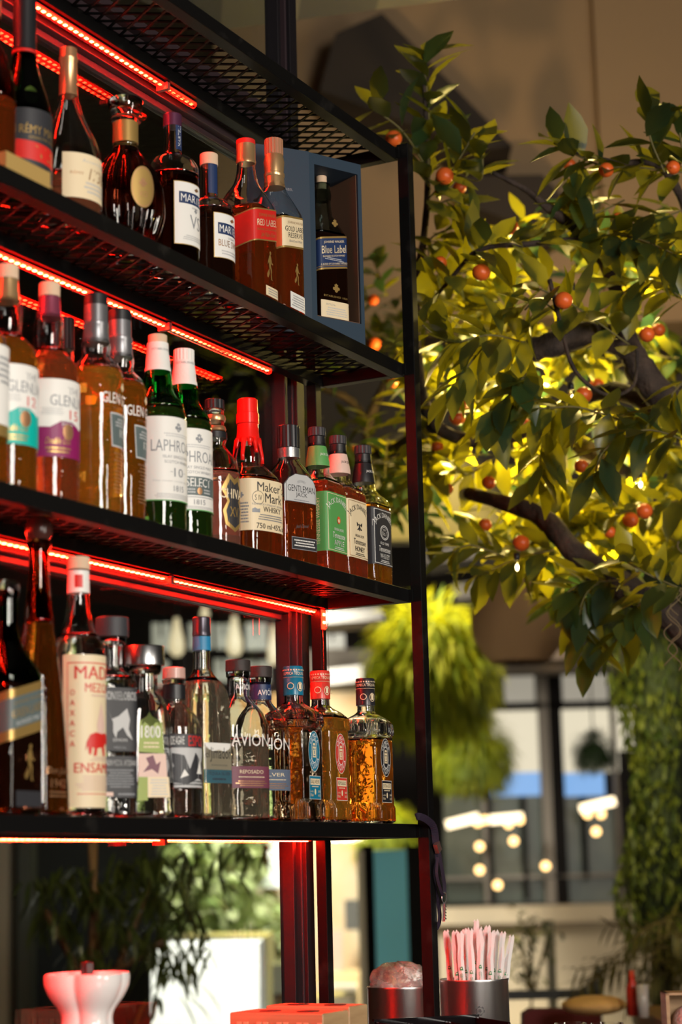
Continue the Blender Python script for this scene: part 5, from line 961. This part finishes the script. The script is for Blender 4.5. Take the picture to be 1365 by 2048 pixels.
b.build('hanging_roots', P('moss_root', (.14, .10, .05), .8), ot)
# fairy light bulbs among the leaves, warm lamp inside the crown
for i, (x, y, D) in enumerate(((1146, 594, 3.95), (1144, 793, 4.0), (1035, 1134, 4.05), (1222, 920, 4.2), (1002, 540, 4.1), (1282, 968, 4.15))):
    t = thing('fairy_light', atD(x, y, D-.42), ['clear filament bulb glowing above the cut branch stub', 'small bright bulb glowing under the branch stub', 'clear glass bulb hanging below the lower branch', 'small bright bulb beside the lit log', 'small bulb among the leaves at upper centre of the tree', 'small bulb among lit leaves at lower right of the tree'][i], 'bulb', 0, 'small bulbs in the orange tree')
    b = MB(); b.rings([(-.014, .001, .001, 2), (-.012, .006, .006, 2), (-.004, .010, .010, 2), (.006, .008, .008, 2), (.014, .005, .005, 2)], 16); b.build('glass', thin_glass('bulb_glass', (.98, .96, .92)), t)
    b = MB(); b.sphere((0, 0, -.001), .0035, n=8, k=6, sz=1.6); b.build('filament', LIT('filament', (1, .72, .35), 45), t)
    b = MB(); b.tube([(0, 0, .013), (0, 0, .026)], .006, 10); b.build('socket', BLACK, t)
def pt_(name, loc, e, c, r=.02):
    l = bpy.data.lights.new(name, 'POINT'); l.energy = e; l.color = c; l.shadow_soft_size = r; o = bpy.data.objects.new(name, l); o.location = loc; COL.objects.link(o)
tl = thing('tree_uplight', atD(1190, 935, 4.75), 'cylindrical lamp shining up inside the orange tree', 'lamp')
b = MB(); b.tube([(0, 0, -.09), (0, 0, .0)], .03, 16); b.build('housing', P('lamp_housing', (.35, .22, .12), .4), tl)
for x, y, D, e_ in ((1000, 560, 4.5, 3.2), (1080, 790, 4.45, 3.2), (890, 780, 4.6, 2.2), (1210, 950, 4.45, 3.0), (1190, 490, 4.35, 2.0), (1310, 620, 4.4, 2.2), (960, 930, 4.6, 2.0), (1200, 1120, 4.4, 1.4)): pt_('tree_lamp', atD(x, y, D-.42), e_*2.4, (1, .74, .22), .015)
spot('wall_lamp', atD(1230, 720, 4.95), V(1290, 60, 6.3), 30, (1, .68, .36), 84, .012, .8)

# ------------------------------------------------------------------ seating at the lower right
t = thing('black_chair', hp(5.6, .75, 0), 'black chair with turned finial behind the straws tin', 'chair'); o0 = Vector(t.location)
def on(name, f, mat, tt, oo):
    b = MB(); f(b); b.v = [tuple(Vector(v)-oo) for v in b.v]; return b.build(name, mat, tt)
on('back_rail', lambda b: vb(b, 1010, 1980, 1200, 1998, 5.6, .03), BLACK, t, o0)
on('rear_post', lambda b: (vb(b, 1188, 1962, 1210, 2300, 5.6, .04), b.sphere(V(1198, 1945, 5.62), .016)), BLACK, t, o0)
on('rear_post', lambda b: vb(b, 1000, 1975, 1012, 2300, 5.6, .04), BLACK, t, o0)
on('seat', lambda b: vb(b, 1000, 2290, 1210, 2310, 5.2, .42), BLACK, t, o0)
for px_ in (1004, 1196):
    for dd in (5.25, 5.55): on('leg', lambda b: b.tube([V(px_, 2300, dd), Vector((V(px_, 2300, dd).x, V(px_, 2300, dd).y, 0))], .015, 8), BLACK, t, o0)
t = thing('red_armchair', hp(4.7, .62, 0), 'dark red upholstered chair back at the bottom edge', 'chair'); o0 = Vector(t.location); RDV = P('dark_red_fabric', (.10, .008, .01), .8)
def rback(b): vpoly(b, [(1048, 2030), (1062, 2020), (1190, 2020), (1202, 2030), (1205, 2230), (1045, 2230)], 4.7, .08)
on('backrest', rback, RDV, t, o0); on('seat', lambda b: vb(b, 1045, 2200, 1205, 2230, 4.3, .4), RDV, t, o0)
for px_ in (1055, 1190):
    for dd in (4.35, 4.68): on('leg', lambda b: b.tube([V(px_, 2228, dd), Vector((V(px_, 2228, dd).x, V(px_, 2228, dd).y, 0))], .015, 8), BLACK, t, o0)
b = MB(); vb(b, 1118, 1840, 1134, 3000, 7.2, .06); o = tag(b.build('grey_pole', P('pole_grey', (.13, .12, .11), .6)), 'dark grey pole right of the slender plant', 'pole')
tb = thing('side_table', hp(4.4, .88, 0), 'wooden table edge at the lower right corner', 'table'); o0 = Vector(tb.location)
zt = V(1250, 2032, 4.4).z
b = MB(); b.obox((0, 0, zt-.02), RH*.22, FH*.3, (0, 0, .02)); b.build('tabletop', P('table_wood', (.25, .14, .06), .5), tb)
for sx in (-.18, .18):
    for sy in (-.25, .25): b = MB(); c_ = RH*sx+FH*sy; b.tube([(c_.x, c_.y, 0), (c_.x, c_.y, zt-.04)], .016, 8); b.build('leg', BLACK, tb)
c_ = V(1268, 2032, 4.4); b = MB(); b.rings([(0, .014, .014, 2), (.06, .014, .014, 2), (.075, .007, .007, 2), (.098, .006, .006, 2)], 16); o = b.build('sauce_bottle', P('red_sauce', (.45, .03, .015), .3)); o.location = (c_.x, c_.y, zt); tag(o, 'small red sauce bottle on the table at the lower right', 'bottle')
c_ = V(1288, 2032, 4.35); b = MB(); b.rings([(0, .012, .012, 2), (.07, .014, .014, 2)], 16); o = b.build('salt_shaker', P('shaker', (.6, .55, .5), .25, trans=.4)); o.location = (c_.x, c_.y, zt); tag(o, 'pale shaker beside the red sauce bottle', 'shaker')
c_ = V(1190, 2032, 4.5); b = MB(); b.sphere((0, 0, .018), .075, n=20, k=10, sz=.30); o = b.build('bread_basket', P('straw_weave', (.60, .36, .12), .8, bump=(120, 1, .003))); o.location = (c_.x, c_.y, zt); tag(o, 'flat straw coloured basket on the table behind the red chair', 'basket')
# crate with pink ball on the counter's far end
cr = atD(1372, 2060, 3.35); crate = thing('wooden_crate', (cr.x, cr.y, cr.z-.02), 'small open wooden crate cut by the lower right corner', 'crate', math.atan2(RH.y, RH.x))
b = MB()
for a, c in (((-.036, -.03, 0), (-.030, .03, .085)), ((.10, -.03, 0), (.106, .03, .085)), ((-.036, -.03, -.004), (.106, .03, 0)), ((-.036, -.03, .081), (.106, .03, .085)), ((-.030, .026, 0), (.10, .03, .081))): b.box(a, c)
b.build('body', WOOD, crate)
b = MB(); b.sphere((0, 0, 0), .032, n=24, k=16); o = b.build('wound_ball', P('pink_yarn', (.72, .46, .42), .8, bump=(160, 1, .004))); q = cr+RH*.010-FH*.002; o.location = (q.x, q.y, cr.z+.0125); tag(o, 'pale pink wound ball inside the corner crate', 'ball')
b = MB(); q = cr+Vector((0, 0, -.022)); b.obox((q.x, q.y, q.z-.03), RH*.10, FH*.06, (0, 0, .03)); o = tag(b.build('service_ledge', P('dark_counter', (.02, .015, .014), .25)), 'dark ledge carrying the crate, at the bottom edge', 'ledge')
for i, x in enumerate((1142, 1215)):
    q = atD(x, 2046, 3.2); b = MB(); r_ = .027; b.rings([(-.10, r_*.7, r_*.7, 2), (-.095, r_*.8, r_*.8, 2), (0, r_, r_, 2)], 32, cap1=False); b.rings([(-.093, r_*.75, r_*.75, 2), (0, r_*.95, r_*.95, 2)], 32, cap1=False, flip=True)
    o = b.build('drinking_glass', CLEAR); o.location = q; tag(o, ['rim of a drinking glass at the bottom edge, the left of two', 'rim of a drinking glass at the bottom edge, the right of two'][i], 'glass')
